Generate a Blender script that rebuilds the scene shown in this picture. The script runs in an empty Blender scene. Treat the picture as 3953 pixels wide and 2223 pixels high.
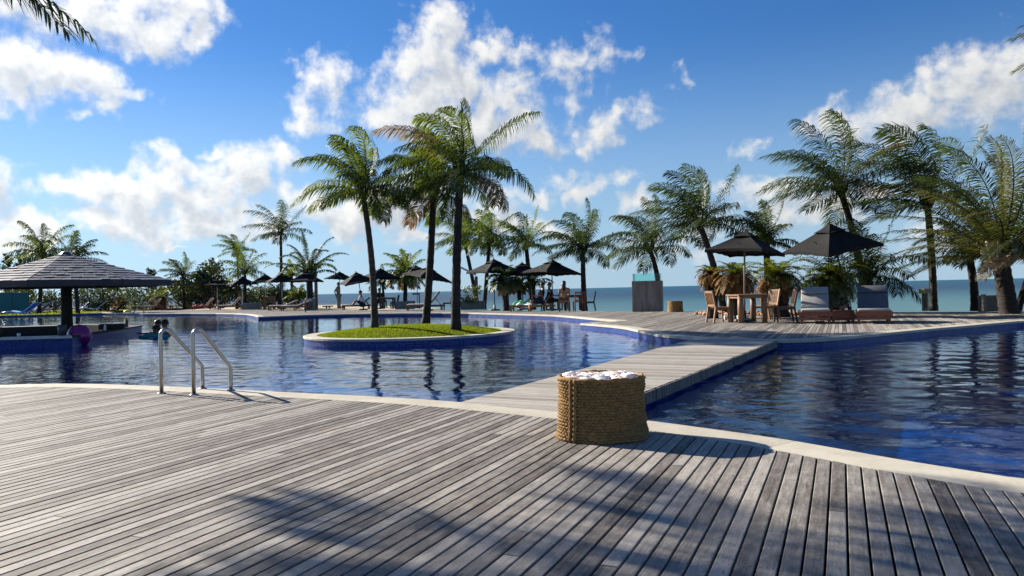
import bpy, bmesh, math, random
import numpy as np
from mathutils import Vector, Matrix

R = math.radians
SC = bpy.context.scene
COL = SC.collection
random.seed(7)

# ------------------------------------------------------------------ camera
CAM_H = 1.05
FPX, CX, CY = 2986.0, 1976.5, 1111.5          # focal length and centre in pixels of the 3953 px wide photograph
ROLL, PITCH = math.atan(0.02283), math.atan(7.0 / 2986.0)
_fwd = Vector((0, math.cos(PITCH), math.sin(PITCH)))
_right0, _up0 = Vector((1, 0, 0)), Vector((0, -math.sin(PITCH), math.cos(PITCH)))
_right = _right0 * math.cos(ROLL) - _up0 * math.sin(ROLL)
_up = _right0 * math.sin(ROLL) + _up0 * math.cos(ROLL)
cam_d = bpy.data.cameras.new('camera')
cam_d.sensor_fit = 'HORIZONTAL'
cam_d.sensor_width = 36.0
cam_d.lens = 36.0 * FPX / 3953.0
cam_d.clip_start, cam_d.clip_end = 0.05, 60000.0
cam = bpy.data.objects.new('camera', cam_d)
COL.objects.link(cam)
m3 = Matrix((_right, _up, -_fwd)).transposed()
cam.matrix_world = Matrix.Translation((0, 0, CAM_H)) @ m3.to_4x4()
SC.camera = cam

# ------------------------------------------------------------------ sun, sky, exposure
SUN_EL = R(26.0)
_sh = Vector((-0.82, 0.57, 0)).normalized()
SUN_DIR = Vector((_sh.x * math.cos(SUN_EL), _sh.y * math.cos(SUN_EL), math.sin(SUN_EL)))
sun_d = bpy.data.lights.new('sun', 'SUN')
sun_d.energy, sun_d.angle, sun_d.color = 5.0, R(0.55), (1.0, 0.92, 0.80)
sun = bpy.data.objects.new('sun', sun_d)
COL.objects.link(sun)
sun.rotation_euler = SUN_DIR.to_track_quat('Z', 'Y').to_euler()
sun.location = (-30, 20, 30)

SC.view_settings.view_transform = 'Standard'
SC.view_settings.look = 'None'
SC.view_settings.gamma = 1.0
SC.view_settings.use_curve_mapping = False
SC.view_settings.exposure = 1.24
SC.render.engine = 'CYCLES'
SC.cycles.max_bounces = 8
SC.cycles.transparent_max_bounces = 12
SC.cycles.caustics_reflective = False
SC.cycles.caustics_refractive = False
SC.cycles.use_denoising = True
SC.cycles.sample_clamp_indirect = 6.0


def ray(x, y):
    d = _right * ((x - CX) / FPX) + _up * (-(y - CY) / FPX) + _fwd
    return d


def at(x, y, z=0.0):
    d = ray(x, y)
    t = (z - CAM_H) / d.z
    return Vector((d.x * t, d.y * t, z))


def pt(x, y, Y):
    d = ray(x, y)
    t = Y / d.y
    return Vector((d.x * t, Y, CAM_H + d.z * t))


def azel(x, y):
    d = ray(x, y).normalized()
    return math.atan2(d.x, d.y), math.asin(d.z)


# ------------------------------------------------------------------ world
class NT:
    def __init__(s, tree):
        s.t = tree

    def n(s, typ, **kw):
        nd = s.t.nodes.new(typ)
        for k, v in kw.items():
            setattr(nd, k, v)
        return nd

    def set(s, sock, v):
        if isinstance(v, bpy.types.NodeSocket):
            s.t.links.new(v, sock)
        elif v is not None:
            sock.default_value = v

    def math(s, op, a, b=None, c=None, clamp=False):
        nd = s.n('ShaderNodeMath', operation=op, use_clamp=clamp)
        s.set(nd.inputs[0], a)
        s.set(nd.inputs[1], b)
        s.set(nd.inputs[2], c)
        return nd.outputs[0]

    def vmath(s, op, a, b=None, sc=None):
        nd = s.n('ShaderNodeVectorMath', operation=op)
        s.set(nd.inputs[0], a)
        s.set(nd.inputs[1], b)
        if sc is not None:
            s.set(nd.inputs['Scale'], sc)
        return nd.outputs['Value'] if op in ('LENGTH', 'DISTANCE', 'DOT_PRODUCT') else nd.outputs[0]

    def noise(s, vec, scale, detail=4, rough=0.55, dist=0.0, out='Fac', dim='3D'):
        nd = s.n('ShaderNodeTexNoise', noise_dimensions=dim)
        s.set(nd.inputs['Vector'], vec)
        s.set(nd.inputs['Scale'], scale)
        nd.inputs['Detail'].default_value = detail
        nd.inputs['Roughness'].default_value = rough
        nd.inputs['Distortion'].default_value = dist
        return nd.outputs[out]

    def ramp(s, fac, stops, interp='LINEAR'):
        nd = s.n('ShaderNodeValToRGB')
        cr = nd.color_ramp
        cr.interpolation = interp
        while len(cr.elements) < len(stops):
            cr.elements.new(0.5)
        for e, (p, c) in zip(cr.elements, stops):
            e.position = p
            e.color = (c[0], c[1], c[2], 1) if len(c) == 3 else c
        s.set(nd.inputs[0], fac)
        return nd.outputs[0]

    def mixc(s, fac, a, b, mode='MIX'):
        nd = s.n('ShaderNodeMix', data_type='RGBA', blend_type=mode)
        s.set(nd.inputs[0], fac)
        for sk, v in ((nd.inputs[6], a), (nd.inputs[7], b)):
            if isinstance(v, (tuple, list)) and len(v) == 3:
                v = (v[0], v[1], v[2], 1)
            s.set(sk, v)
        return nd.outputs[2]

    def smooth(s, v, a, b):
        nd = s.n('ShaderNodeMapRange', interpolation_type='SMOOTHSTEP')
        s.set(nd.inputs[0], v)
        nd.inputs[1].default_value = a
        nd.inputs[2].default_value = b
        return nd.outputs[0]

    def bump(s, h, strength=0.3, dist=0.01, normal=None):
        nd = s.n('ShaderNodeBump')
        nd.inputs['Strength'].default_value = strength
        nd.inputs['Distance'].default_value = dist
        s.set(nd.inputs['Height'], h)
        if normal is not None:
            s.set(nd.inputs['Normal'], normal)
        return nd.outputs[0]


# cloud puffs as seen in the photograph: x, y, half width, half height (photo pixels), thickness 0..1
CLOUDS = [
    (60, 20, 330, 120, 1), (400, 40, 290, 130, 1), (650, 60, 200, 150, 1), (750, 130, 105, 105, .8),
    (20, 270, 230, 110, 1), (270, 300, 230, 105, 1), (430, 365, 150, 62, .9), (425, 455, 85, 46, .6), (270, 450, 60, 22, .4),
    (1225, 325, 95, 95, .62), (1195, 430, 95, 100, .6), (1290, 300, 50, 60, .5),
    (1720, 130, 165, 110, 1), (1740, 280, 240, 160, 1), (1560, 245, 130, 125, 1), (1920, 165, 150, 80, .8),
    (1640, 390, 290, 140, 1), (1480, 415, 130, 72, .9), (1910, 360, 140, 135, 1), (1850, 500, 290, 120, 1), (2030, 545, 130, 70, .9),
    (2210, 230, 160, 95, .55), (2140, 335, 130, 105, .55), (2320, 195, 95, 60, .5),
    (2320, 485, 150, 85, .75), (2420, 425, 140, 60, .6), (2250, 550, 70, 60, .5), (2600, 290, 26, 45, .45),
    (300, 715, 130, 62, .9), (430, 735, 140, 85, 1), (570, 745, 175, 105, 1), (680, 650, 125, 85, 1), (800, 720, 215, 130, 1),
    (930, 680, 150, 110, 1), (1060, 635, 105, 100, 1), (700, 835, 280, 85, 1), (890, 850, 220, 95, 1), (430, 845, 170, 60, .9),
    (800, 585, 60, 20, .5), (690, 950, 75, 14, .7), (740, 905, 160, 40, .8),
    (1180, 800, 145, 85, 1), (1330, 850, 190, 85, 1), (1500, 820, 230, 105, 1), (1600, 770, 140, 75, .9), (1620, 935, 150, 55, .7),
    (90, 860, 130, 62, 1), (230, 895, 110, 62, 1), (80, 940, 170, 60, 1), (1390, 930, 60, 30, .5),
    (2120, 690, 75, 42, .6), (2030, 765, 130, 36, .6), (2240, 720, 95, 52, .65), (2380, 715, 75, 42, .65),
    (1850, 830, 160, 82, .9), (1920, 790, 85, 70, .9), (2010, 865, 230, 58, .8), (2450, 800, 90, 50, .6), (2600, 950, 200, 50, .45),
    (3290, 440, 160, 80, .85), (3480, 405, 190, 100, .9), (3650, 380, 220, 125, .95), (3830, 310, 200, 145, 1), (3600, 485, 260, 68, .8), (3930, 390, 170, 130, .9),
    (3000, 790, 180, 70, .75), (3200, 770, 170, 60, .75), (3380, 720, 120, 50, .7), (3050, 850, 170, 60, .7), (3650, 900, 220, 60, .5), (2730, 870, 120, 60, .5),
    (2980, 590, 75, 35, .4), (-250, 100, 300, 160, 1), (-200, 700, 260, 120, 1), (4250, 250, 300, 160, 1), (4300, 700, 260, 110, .8),
]


def make_world():
    w = bpy.data.worlds.new('World')
    SC.world = w
    w.use_nodes = True
    T = w.node_tree
    T.nodes.clear()
    # density group
    g = bpy.data.node_groups.new('cloud_density', 'ShaderNodeTree')
    g.interface.new_socket('p', in_out='INPUT', socket_type='NodeSocketVector')
    g.interface.new_socket('density', in_out='OUTPUT', socket_type='NodeSocketFloat')
    G = NT(g)
    gi, go = G.n('NodeGroupInput'), G.n('NodeGroupOutput')
    p = gi.outputs[0]
    wn = G.noise(p, 9.0, 2, 0.5, out='Color', dim='2D')
    warp = G.vmath('SCALE', G.vmath('SUBTRACT', wn, (0.5, 0.5, 0.5)), sc=0.075)
    wn2 = G.noise(p, 38.0, 2, 0.55, out='Color', dim='2D')
    warp2 = G.vmath('SCALE', G.vmath('SUBTRACT', wn2, (0.5, 0.5, 0.5)), sc=0.026)
    q = G.vmath('ADD', G.vmath('ADD', p, warp), warp2)
    q = G.vmath('MULTIPLY', q, (1, 1, 0))
    acc = None
    for lev in (1.0, 0.85, 0.65, 0.5):
        mn = None
        for (x, y, rx, ry, th) in CLOUDS:
            if min((1.0, 0.85, 0.65, 0.5), key=lambda t: abs(t - th)) != lev:
                continue
            a, e = azel(x, y)
            nd = G.n('ShaderNodeVectorMath', operation='MULTIPLY_ADD')
            G.set(nd.inputs[0], q)
            kx, ky = FPX / rx * lev, FPX / ry * lev
            nd.inputs[1].default_value = (kx, ky, 0)
            nd.inputs[2].default_value = (-a * kx, -e * ky, 0)
            l = G.vmath('LENGTH', nd.outputs[0])
            mn = l if mn is None else G.math('SMOOTH_MIN', mn, l, 0.35)
        v = G.math('SUBTRACT', lev, mn)
        acc = v if acc is None else G.math('SMOOTH_MAX', acc, v, 0.3)
    # the same kind of broken cumulus carries on outside the frame
    sep = G.n('ShaderNodeSeparateXYZ')
    G.set(sep.inputs[0], p)
    oa = G.math('SUBTRACT', G.math('ABSOLUTE', sep.outputs[0]), 0.74)
    oe = G.math('SUBTRACT', sep.outputs[1], 0.47)
    msk = G.smooth(G.math('MAXIMUM', oa, oe), 0.0, 0.12)
    sq = G.vmath('MULTIPLY', p, (1.0, 1.7, 1.0))
    gen = G.math('MULTIPLY_ADD', G.noise(sq, 3.2, 2, 0.5, dim='2D'), 6.0, -3.95)
    gen = G.math('MULTIPLY', G.math('ADD', gen, 1.0), msk)
    gen = G.math('SUBTRACT', gen, 1.0)
    acc = G.math('MAXIMUM', acc, gen)
    acc = G.math('MAXIMUM', acc, -1.2)
    acc = G.math('MINIMUM', acc, 0.75)
    fb = G.noise(p, 26.0, 7, 0.62, dim='2D')
    bil = G.n('ShaderNodeTexVoronoi', feature='F1', voronoi_dimensions='2D')
    G.set(bil.inputs['Vector'], q)
    bil.inputs['Scale'].default_value = 42.0
    puff = G.math('SUBTRACT', 0.55, bil.outputs['Distance'])
    F = G.math('ADD', acc, G.math('MULTIPLY', G.math('SUBTRACT', fb, 0.5), 1.45))
    F = G.math('ADD', F, G.math('MULTIPLY', puff, 0.38))
    G.set(go.inputs[0], F)

    W = NT(T)
    tc = W.n('ShaderNodeTexCoord')
    sx = W.n('ShaderNodeSeparateXYZ')
    T.links.new(tc.outputs['Generated'], sx.inputs[0])
    az = W.math('ARCTAN2', sx.outputs[0], sx.outputs[1])
    el = W.math('ARCSINE', sx.outputs[2])
    cmb = W.n('ShaderNodeCombineXYZ')
    W.set(cmb.inputs[0], az)
    W.set(cmb.inputs[1], el)
    p = cmb.outputs[0]

    def dens(vec):
        nd = W.n('ShaderNodeGroup')
        nd.node_tree = g
        W.set(nd.inputs[0], vec)
        return nd.outputs[0]
    F0 = dens(p)
    F1 = dens(W.vmath('ADD', p, (-0.013, 0.020, 0)))
    alpha = W.smooth(F0, -0.06, 0.78)
    low = W.smooth(el, -0.01, 0.05)
    alpha = W.math('MULTIPLY', alpha, low)
    alpha = W.math('MULTIPLY', alpha, 0.97)
    lit = W.math('MULTIPLY_ADD', W.math('SUBTRACT', F0, F1), 0.66, 0.60)
    thick = W.smooth(F0, 0.35, 1.15)
    lit = W.math('SUBTRACT', lit, W.math('MULTIPLY', thick, 0.38))
    ccol = W.ramp(lit, [(0.0, (0.46, 0.52, 0.60)), (0.35, (0.63, 0.67, 0.72)), (0.62, (0.86, 0.87, 0.87)), (0.9, (1.0, 0.99, 0.965))])
    # cloud edges scatter forward: brighter towards the sun
    cosun = W.vmath('DOT_PRODUCT', tc.outputs['Generated'], tuple(SUN_DIR))
    ccol = W.vmath('SCALE', ccol, sc=W.math('MULTIPLY_ADD', W.smooth(cosun, 0.45, 1.0), 0.36, 0.94))
    sky = W.n('ShaderNodeTexSky', sky_type='NISHITA')
    sky.sun_disc = False
    sky.sun_elevation = SUN_EL
    sky.sun_rotation = math.atan2(SUN_DIR.x, SUN_DIR.y)
    sky.altitude = 5
    sky.air_density = 1.0
    sky.dust_density = 0.1
    sky.ozone_density = 4.0
    bg1 = W.n('ShaderNodeBackground')
    hs = W.n('ShaderNodeHueSaturation')
    hs.inputs['Saturation'].default_value = 1.2
    W.set(hs.inputs['Color'], sky.outputs[0])
    # sea air: the lowest sky is a pale blue veil all round the horizon
    veil = W.math('MULTIPLY', W.math('SUBTRACT', 1.0, W.smooth(el, -0.02, 0.32)), 0.86)
    blue = W.mixc(1.0, hs.outputs[0], (0.70, 0.81, 0.99), 'MULTIPLY')
    vc = W.vmath('SCALE', (3.3, 4.85, 6.35), sc=W.math('MULTIPLY_ADD', W.smooth(cosun, 0.45, 1.0), 0.45, 0.97))
    skc = W.mixc(veil, blue, vc)
    W.set(bg1.inputs[0], skc)
    bg1.inputs[1].default_value = SKY_STRENGTH
    bg2 = W.n('ShaderNodeBackground')
    W.set(bg2.inputs[0], ccol)
    bg2.inputs[1].default_value = CLOUD_STRENGTH
    mx = W.n('ShaderNodeMixShader')
    W.set(mx.inputs[0], alpha)
    T.links.new(bg1.outputs[0], mx.inputs[1])
    T.links.new(bg2.outputs[0], mx.inputs[2])
    out = W.n('ShaderNodeOutputWorld')
    T.links.new(mx.outputs[0], out.inputs[0])
    w.cycles.sampling_method = 'MANUAL'
    w.cycles.sample_map_resolution = 512


SKY_STRENGTH, CLOUD_STRENGTH = 0.053, 0.40
make_world()

# ------------------------------------------------------------------ materials
MATS = {}


def mat(name):
    m = bpy.data.materials.new(name)
    m.use_nodes = True
    m.node_tree.nodes.clear()
    N = NT(m.node_tree)
    MATS[name] = m
    return m, N


def finish(m, N, shader):
    out = N.n('ShaderNodeOutputMaterial')
    m.node_tree.links.new(shader, out.inputs[0])
    return m


def principled(N, col, rough=0.6, spec=0.5, metal=0.0, normal=None, **kw):
    b = N.n('ShaderNodeBsdfPrincipled')
    if isinstance(col, (tuple, list)) and len(col) == 3:
        col = (col[0], col[1], col[2], 1)
    N.set(b.inputs['Base Color'], col)
    N.set(b.inputs['Roughness'], rough)
    N.set(b.inputs['Specular IOR Level'], spec)
    N.set(b.inputs['Metallic'], metal)
    if normal is not None:
        N.set(b.inputs['Normal'], normal)
    for k, v in kw.items():
        N.set(b.inputs[k], v)
    return b.outputs[0]


def obj_co(N):
    return N.n('ShaderNodeTexCoord').outputs['Object']


def world_co(N):
    return N.n('ShaderNodeNewGeometry').outputs['Position']


def simple(name, col, rough=0.6, spec=0.4, var=0.18, scale=6.0, metal=0.0, bump=0.0, stretch=None, rnd=0.0):
    """plain surface with uneven tone; rnd adds a per-object shift"""
    m, N = mat(name)
    co = obj_co(N)
    if stretch:
        co = N.vmath('MULTIPLY', co, stretch)
    n = N.noise(co, scale, 5, 0.6)
    lo = tuple(c * (1 - var) for c in col)
    hi = tuple(min(1, c * (1 + var)) for c in col)
    c = N.ramp(n, [(0.3, lo), (0.7, hi)])
    if rnd:
        oi = N.n('ShaderNodeObjectInfo').outputs['Random']
        k = N.math('MULTIPLY_ADD', oi, 2 * rnd, 1 - rnd)
        c = N.vmath('SCALE', c, sc=k)
    nb = N.bump(n, bump, 0.02) if bump else None
    return finish(m, N, principled(N, c, rough, spec, metal, nb))


def make_plank_mat(name, stops, grain=1.0, rough=0.72, screws=False):
    m, N = mat(name)
    co = obj_co(N)
    at_ = N.n('ShaderNodeAttribute', attribute_name='tint').outputs['Fac']
    off = N.vmath('SCALE', (13.7, 41.3, 7.9), sc=at_)
    co2 = N.vmath('ADD', co, off)
    # wandering grain: the fine lines bend round slow swirls in the board
    swirl = N.noise(N.vmath('MULTIPLY', co2, (2.2, 9.0, 1.0)), 1.0, 3, 0.55, out='Color')
    cw = N.vmath('ADD', co2, N.vmath('MULTIPLY', N.vmath('SUBTRACT', swirl, (.5, .5, .5)), (0.10, 0.035, 0)))
    g1 = N.noise(N.vmath('MULTIPLY', cw, (5.0, 120.0, 1.0)), 1.0, 4, 0.65)
    g2 = N.noise(N.vmath('MULTIPLY', cw, (2.4, 34.0, 1.0)), 1.0, 5, 0.68)
    g3 = N.noise(N.vmath('MULTIPLY', co2, (4.5, 9.0, 1.0)), 1.0, 6, 0.70)
    g4 = N.noise(N.vmath('MULTIPLY', co2, (22.0, 45.0, 1.0)), 1.0, 4, 0.70)
    spk = N.noise(N.vmath('MULTIPLY', co2, (13.0, 60.0, 1.0)), 1.0, 3, 0.7)
    t = N.math('ADD', at_, N.math('MULTIPLY', N.math('SUBTRACT', g2, 0.5), 1.25 * grain))
    t = N.math('ADD', t, N.math('MULTIPLY', N.math('SUBTRACT', g3, 0.5), 1.35 * grain))
    t = N.math('ADD', t, N.math('MULTIPLY', N.math('SUBTRACT', g4, 0.5), 0.75 * grain))
    t = N.math('ADD', t, N.math('MULTIPLY', N.math('SUBTRACT', g1, 0.5), 0.70 * grain), clamp=True)
    c = N.ramp(t, stops)
    # dark weather cracks and specks along the grain
    crack = N.smooth(spk, 0.63, 0.72)
    c = N.mixc(N.math('MULTIPLY', crack, 0.62), c, (0.045, 0.038, 0.033))
    worn = N.smooth(N.noise(N.vmath('MULTIPLY', cw, (2.0, 14.0, 1.0)), 1.0, 5, 0.72), 0.60, 0.72)
    c = N.mixc(N.math('MULTIPLY', worn, 0.5), c, stops[-1][1])
    # now and then a board still shows its brown
    br = N.smooth(N.noise(N.vmath('ADD', N.vmath('MULTIPLY', co2, (0.5, 6, 1)), (5, 9, 3)), 1.0, 2, 0.5), 0.64, 0.74)
    c = N.mixc(N.math('MULTIPLY', br, 0.4), c, (0.17, 0.098, 0.047))
    if screws:                                  # two screw heads per board over every joist
        u = N.vmath('DOT_PRODUCT', world_co(N), (0.392, 0.920, 0.0))
        du = N.math('SUBTRACT', N.math('FLOORED_MODULO', u, 0.46), 0.23)
        sx = N.n('ShaderNodeSeparateXYZ')
        N.set(sx.inputs[0], co)
        dv = N.math('SUBTRACT', N.math('ABSOLUTE', sx.outputs[1]), 0.021)
        r2 = N.math('ADD', N.math('MULTIPLY', du, du), N.math('MULTIPLY', dv, dv))
        hd = N.math('SUBTRACT', 1.0, N.smooth(r2, 0.0000115, 0.00003))
        c = N.mixc(N.math('MULTIPLY', hd, 0.8), c, (0.022, 0.018, 0.015))
    bh = N.math('ADD', N.math('ADD', g1, g2), N.math('MULTIPLY', spk, -0.8))
    nb = N.bump(bh, 0.35, 0.003)
    return finish(m, N, principled(N, c, rough, 0.35, 0, nb))


def make_materials():
    make_plank_mat('deck_wood', [(0.0, (0.074, 0.062, 0.050)), (0.3, (0.146, 0.128, 0.107)), (0.6, (0.220, 0.198, 0.169)), (1.0, (0.345, 0.315, 0.274))], screws=True)
    make_plank_mat('bridge_wood', [(0.0, (0.192, 0.168, 0.136)), (0.35, (0.288, 0.260, 0.216)), (0.7, (0.368, 0.336, 0.288)), (1.0, (0.440, 0.408, 0.360))], 0.8)
    simple('fascia_wood', (0.165, 0.150, 0.128), 0.85, 0.2, 0.65, 1.0, stretch=(22, 22, 2.0), bump=0.3)
    simple('underdeck_shade', (0.02, 0.017, 0.014), 0.9, 0.1)  # near black, painting the joist shadow beneath the boards
    # travertine coping
    m, N = mat('coping_stone')
    co = world_co(N)
    n1 = N.noise(co, 3.0, 5, 0.6)
    n2 = N.noise(co, 30.0, 4, 0.65)
    oi = N.n('ShaderNodeObjectInfo').outputs['Random']
    t = N.math('ADD', N.math('MULTIPLY', n1, 0.6), N.math('MULTIPLY', n2, 0.4))
    c = N.ramp(t, [(0.32, (0.3526, 0.3105, 0.2344)), (0.5, (0.4653, 0.4231, 0.3310)), (0.68, (0.5358, 0.5005, 0.4066))])
    c = N.vmath('SCALE', c, sc=N.math('MULTIPLY_ADD', oi, 0.14, 0.92))
    pits = N.smooth(N.noise(co, 60.0, 3, 0.7), 0.63, 0.72)
    c = N.mixc(N.math('MULTIPLY', pits, 0.5), c, (0.30, 0.24, 0.17))
    finish(m, N, principled(N, c, 0.62, 0.35, 0, N.bump(n2, 0.2, 0.003)))
    # glass mosaic
    for nm, cols, grout in (('pool_tile', [(0.0, (0.0084, 0.0210, 0.1200)), (0.5, (0.0140, 0.0385, 0.1875)), (1.0, (0.0245, 0.0700, 0.2700))], (0.0980, 0.1190, 0.1950)),
                            ('bar_tile', [(0.0, (0.0060, 0.0200, 0.1080)), (0.5, (0.0100, 0.0375, 0.1800)), (1.0, (0.0150, 0.0600, 0.2520))], (0.0300, 0.0550, 0.1500))):
        m, N = mat(nm)
        uv = N.n('ShaderNodeUVMap').outputs[0]
        bt = N.n('ShaderNodeTexBrick', offset=0.0, squash=1.0)
        N.set(bt.inputs['Vector'], uv)
        bt.inputs['Scale'].default_value = 1.0
        bt.inputs['Mortar Size'].default_value = 0.0022
        bt.inputs['Mortar Smooth'].default_value = 0.2
        bt.inputs['Brick Width'].default_value = 0.05
        bt.inputs['Row Height'].default_value = 0.05
        cell = N.vmath('FLOOR', N.vmath('SCALE', uv, sc=20.0))
        wn = N.n('ShaderNodeTexWhiteNoise', noise_dimensions='2D')
        N.set(wn.inputs['Vector'], cell)
        c = N.ramp(wn.outputs['Value'], cols)
        c = N.mixc(bt.outputs['Fac'], c, grout)
        finish(m, N, principled(N, c, 0.35, 0.2, 0, N.bump(bt.outputs['Fac'], -0.4, 0.003)))
    m, N = mat('pool_floor')
    co = world_co(N)
    n1 = N.noise(co, 0.35, 3, 0.5)
    c = N.ramp(n1, [(0.3, (0.004, 0.046, 0.125)), (0.7, (0.008, 0.078, 0.18))])
    finish(m, N, principled(N, c, 0.5, 0.3))
    # pool water
    m, N = mat('pool_water')
    co = N.vmath('MULTIPLY', world_co(N), (1, 1, 0))
    rp = N.noise(co, 8.0, 3, 0.5, 0.4)
    gust = N.smooth(N.noise(co, 0.16, 2, 0.5), 0.34, 0.66)
    h = N.math('MULTIPLY', rp, N.math('MULTIPLY_ADD', gust, 0.0042, 0.0024))
    nb = N.bump(h, 1.0, 1.0)
    fr = N.n('ShaderNodeFresnel')
    # light coming up from below must not meet total internal reflection on this unrefracted path
    bf = N.n('ShaderNodeNewGeometry').outputs['Backfacing']
    N.set(fr.inputs['IOR'], N.math('MULTIPLY_ADD', bf, 1 / 1.34 - 1.34, 1.34))
    N.set(fr.inputs['Normal'], nb)
    gl = N.n('ShaderNodeBsdfGlossy')
    gl.inputs['Color'].default_value = (1, 1, 1, 1)
    gl.inputs['Roughness'].default_value = 0.03
    N.set(gl.inputs['Normal'], nb)
    tr = N.n('ShaderNodeBsdfTransparent')
    tr.inputs[0].default_value = (0.22, 0.60, 0.95, 1)
    mx = N.n('ShaderNodeMixShader')
    N.set(mx.inputs[0], fr.outputs[0])
    N.set(mx.inputs[1], tr.outputs[0])
    N.set(mx.inputs[2], gl.outputs[0])
    finish(m, N, mx.outputs[0])
    # sea
    m, N = mat('sea_water')
    pos = world_co(N)
    sp = N.n('ShaderNodeSeparateXYZ')
    N.set(sp.inputs[0], pos)
    wob = N.noise(N.vmath('MULTIPLY', pos, (0.006, 0.012, 0)), 1.0, 4, 0.6)
    ly = N.math('LOGARITHM', N.math('MAXIMUM', sp.outputs[1], 1.0), 10.0)
    ly = N.math('ADD', ly, N.math('MULTIPLY', N.math('SUBTRACT', wob, 0.5), 0.28))
    t = N.math('DIVIDE', N.math('SUBTRACT', ly, 1.8), 2.4)
    c = N.ramp(t, [(0.0, (0.1020, 0.1998, 0.1924)), (0.12, (0.0780, 0.1665, 0.1776)), (0.22, (0.0390, 0.0999, 0.1258)), (0.30, (0.0198, 0.0555, 0.0962)), (0.40, (0.0168, 0.0592, 0.1036)), (0.55, (0.0120, 0.0740, 0.1110)), (1.0, (0.0132, 0.0851, 0.1258))])
    rp = N.noise(N.vmath('MULTIPLY', pos, (0.12, 0.5, 0)), 1.0, 4, 0.6)
    c = N.vmath('SCALE', c, sc=N.math('MULTIPLY_ADD', rp, 0.5, 0.75))
    foam = N.smooth(N.noise(N.vmath('MULTIPLY', pos, (0.03, 0.35, 0)), 1.0, 4, 0.7), 0.70, 0.76)
    c = N.mixc(N.math('MULTIPLY', foam, 0.5), c, (0.62, 0.70, 0.70))
    finish(m, N, principled(N, c, 0.45, 0.12, 0, N.bump(rp, 0.5, 0.3)))
    simple('beach_sand', (0.40, 0.34, 0.24), 0.95, 0.1, 0.2, 0.5)
    simple('soil', (0.10, 0.075, 0.045), 0.95, 0.1, 0.3, 5)
    # foliage: diffuse + light through the blade
    def leaf(name, lo, hi, trans, rough=0.5, tw=0.45, gloss=0.05, dry=0.0):
        m, N = mat(name)
        oi = N.n('ShaderNodeObjectInfo').outputs['Random']
        n = N.noise(world_co(N), 1.7, 3, 0.6)
        t = N.math('ADD', N.math('MULTIPLY', oi, 0.6), N.math('MULTIPLY', n, 0.5))
        c = N.ramp(t, [(0.15, lo), (0.85, hi)])
        if dry:
            d = N.smooth(N.noise(world_co(N), 5.0, 3, 0.6), 0.60, 0.72)
            c = N.mixc(N.math('MULTIPLY', d, dry), c, (0.26, 0.17, 0.07))
        df = N.n('ShaderNodeBsdfDiffuse')
        N.set(df.inputs[0], c)
        tl = N.n('ShaderNodeBsdfTranslucent')
        N.set(tl.inputs[0], N.mixc(1.0, c, trans, 'MULTIPLY'))
        a = N.n('ShaderNodeMixShader')
        a.inputs[0].default_value = tw
        N.set(a.inputs[1], df.outputs[0])
        N.set(a.inputs[2], tl.outputs[0])
        g = N.n('ShaderNodeBsdfGlossy')
        g.inputs['Roughness'].default_value = rough
        b = N.n('ShaderNodeMixShader')
        b.inputs[0].default_value = gloss
        N.set(b.inputs[1], a.outputs[0])
        N.set(b.inputs[2], g.outputs[0])
        finish(m, N, b.outputs[0])
    leaf('palm_leaf', (0.028, 0.050, 0.010), (0.072, 0.106, 0.015), (2.3, 2.0, 0.75), 0.42, 0.5, 0.04)
    leaf('palm_leaf_dark', (0.020, 0.036, 0.010), (0.048, 0.072, 0.016), (1.6, 1.5, 0.8), 0.42, 0.4, 0.04)
    leaf('palm_leaf_dry', (0.13, 0.09, 0.045), (0.27, 0.20, 0.10), (1.3, 1.1, 0.8), 0.6, 0.35, 0.03)
    leaf('date_leaf', (0.042, 0.052, 0.018), (0.105, 0.108, 0.038), (1.7, 1.6, 0.8), 0.45, 0.38, 0.04, 0.28)
    leaf('cycad_leaf', (0.040, 0.065, 0.010), (0.085, 0.105, 0.016), (2.6, 2.3, 0.6), 0.4, 0.5, 0.05)
    leaf('cycad_dry', (0.11, 0.062, 0.020), (0.24, 0.140, 0.045), (1.6, 1.2, 0.7), 0.6, 0.4, 0.02)
    leaf('shrub_leaf', (0.020, 0.034, 0.010), (0.055, 0.075, 0.018), (1.6, 1.5, 0.7), 0.45, 0.32, 0.05)
    leaf('grass_blade', (0.07, 0.105, 0.008), (0.15, 0.195, 0.016), (1.7, 1.6, 0.5), 0.6, 0.5, 0.02)
    leaf('pine_leaf', (0.03, 0.045, 0.02), (0.06, 0.075, 0.03), (1.2, 1.2, 0.8), 0.6, 0.3, 0.02)
    # bark with rings
    for nm, lo, hi in (('palm_bark', (0.028, 0.023, 0.018), (0.095, 0.080, 0.064)), ('palm_bark_dark', (0.014, 0.012, 0.010), (0.050, 0.041, 0.034)), ('palm_boots', (0.16, 0.13, 0.10), (0.42, 0.37, 0.30))):
        m, N = mat(nm)
        co = obj_co(N)
        n = N.noise(N.vmath('MULTIPLY', co, (6, 6, 22)), 1.0, 4, 0.6)
        n2 = N.noise(co, 3.0, 3, 0.6)
        t = N.math('ADD', N.math('MULTIPLY', n, 0.6), N.math('MULTIPLY', n2, 0.4))
        c = N.ramp(t, [(0.35, lo), (0.65, hi)])
        finish(m, N, principled(N, c, 0.85, 0.2, 0, N.bump(n, 0.6, 0.02)))
    # furniture and small things
    simple('teak', (0.21, 0.112, 0.052), 0.55, 0.35, 0.3, 5, stretch=(1, 1, 6), rnd=0.15)
    simple('teak_red', (0.18, 0.060, 0.030), 0.5, 0.35, 0.3, 5, stretch=(1, 1, 6), rnd=0.15)
    simple('teak_dark', (0.075, 0.040, 0.024), 0.55, 0.35, 0.3, 5, rnd=0.15)
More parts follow.
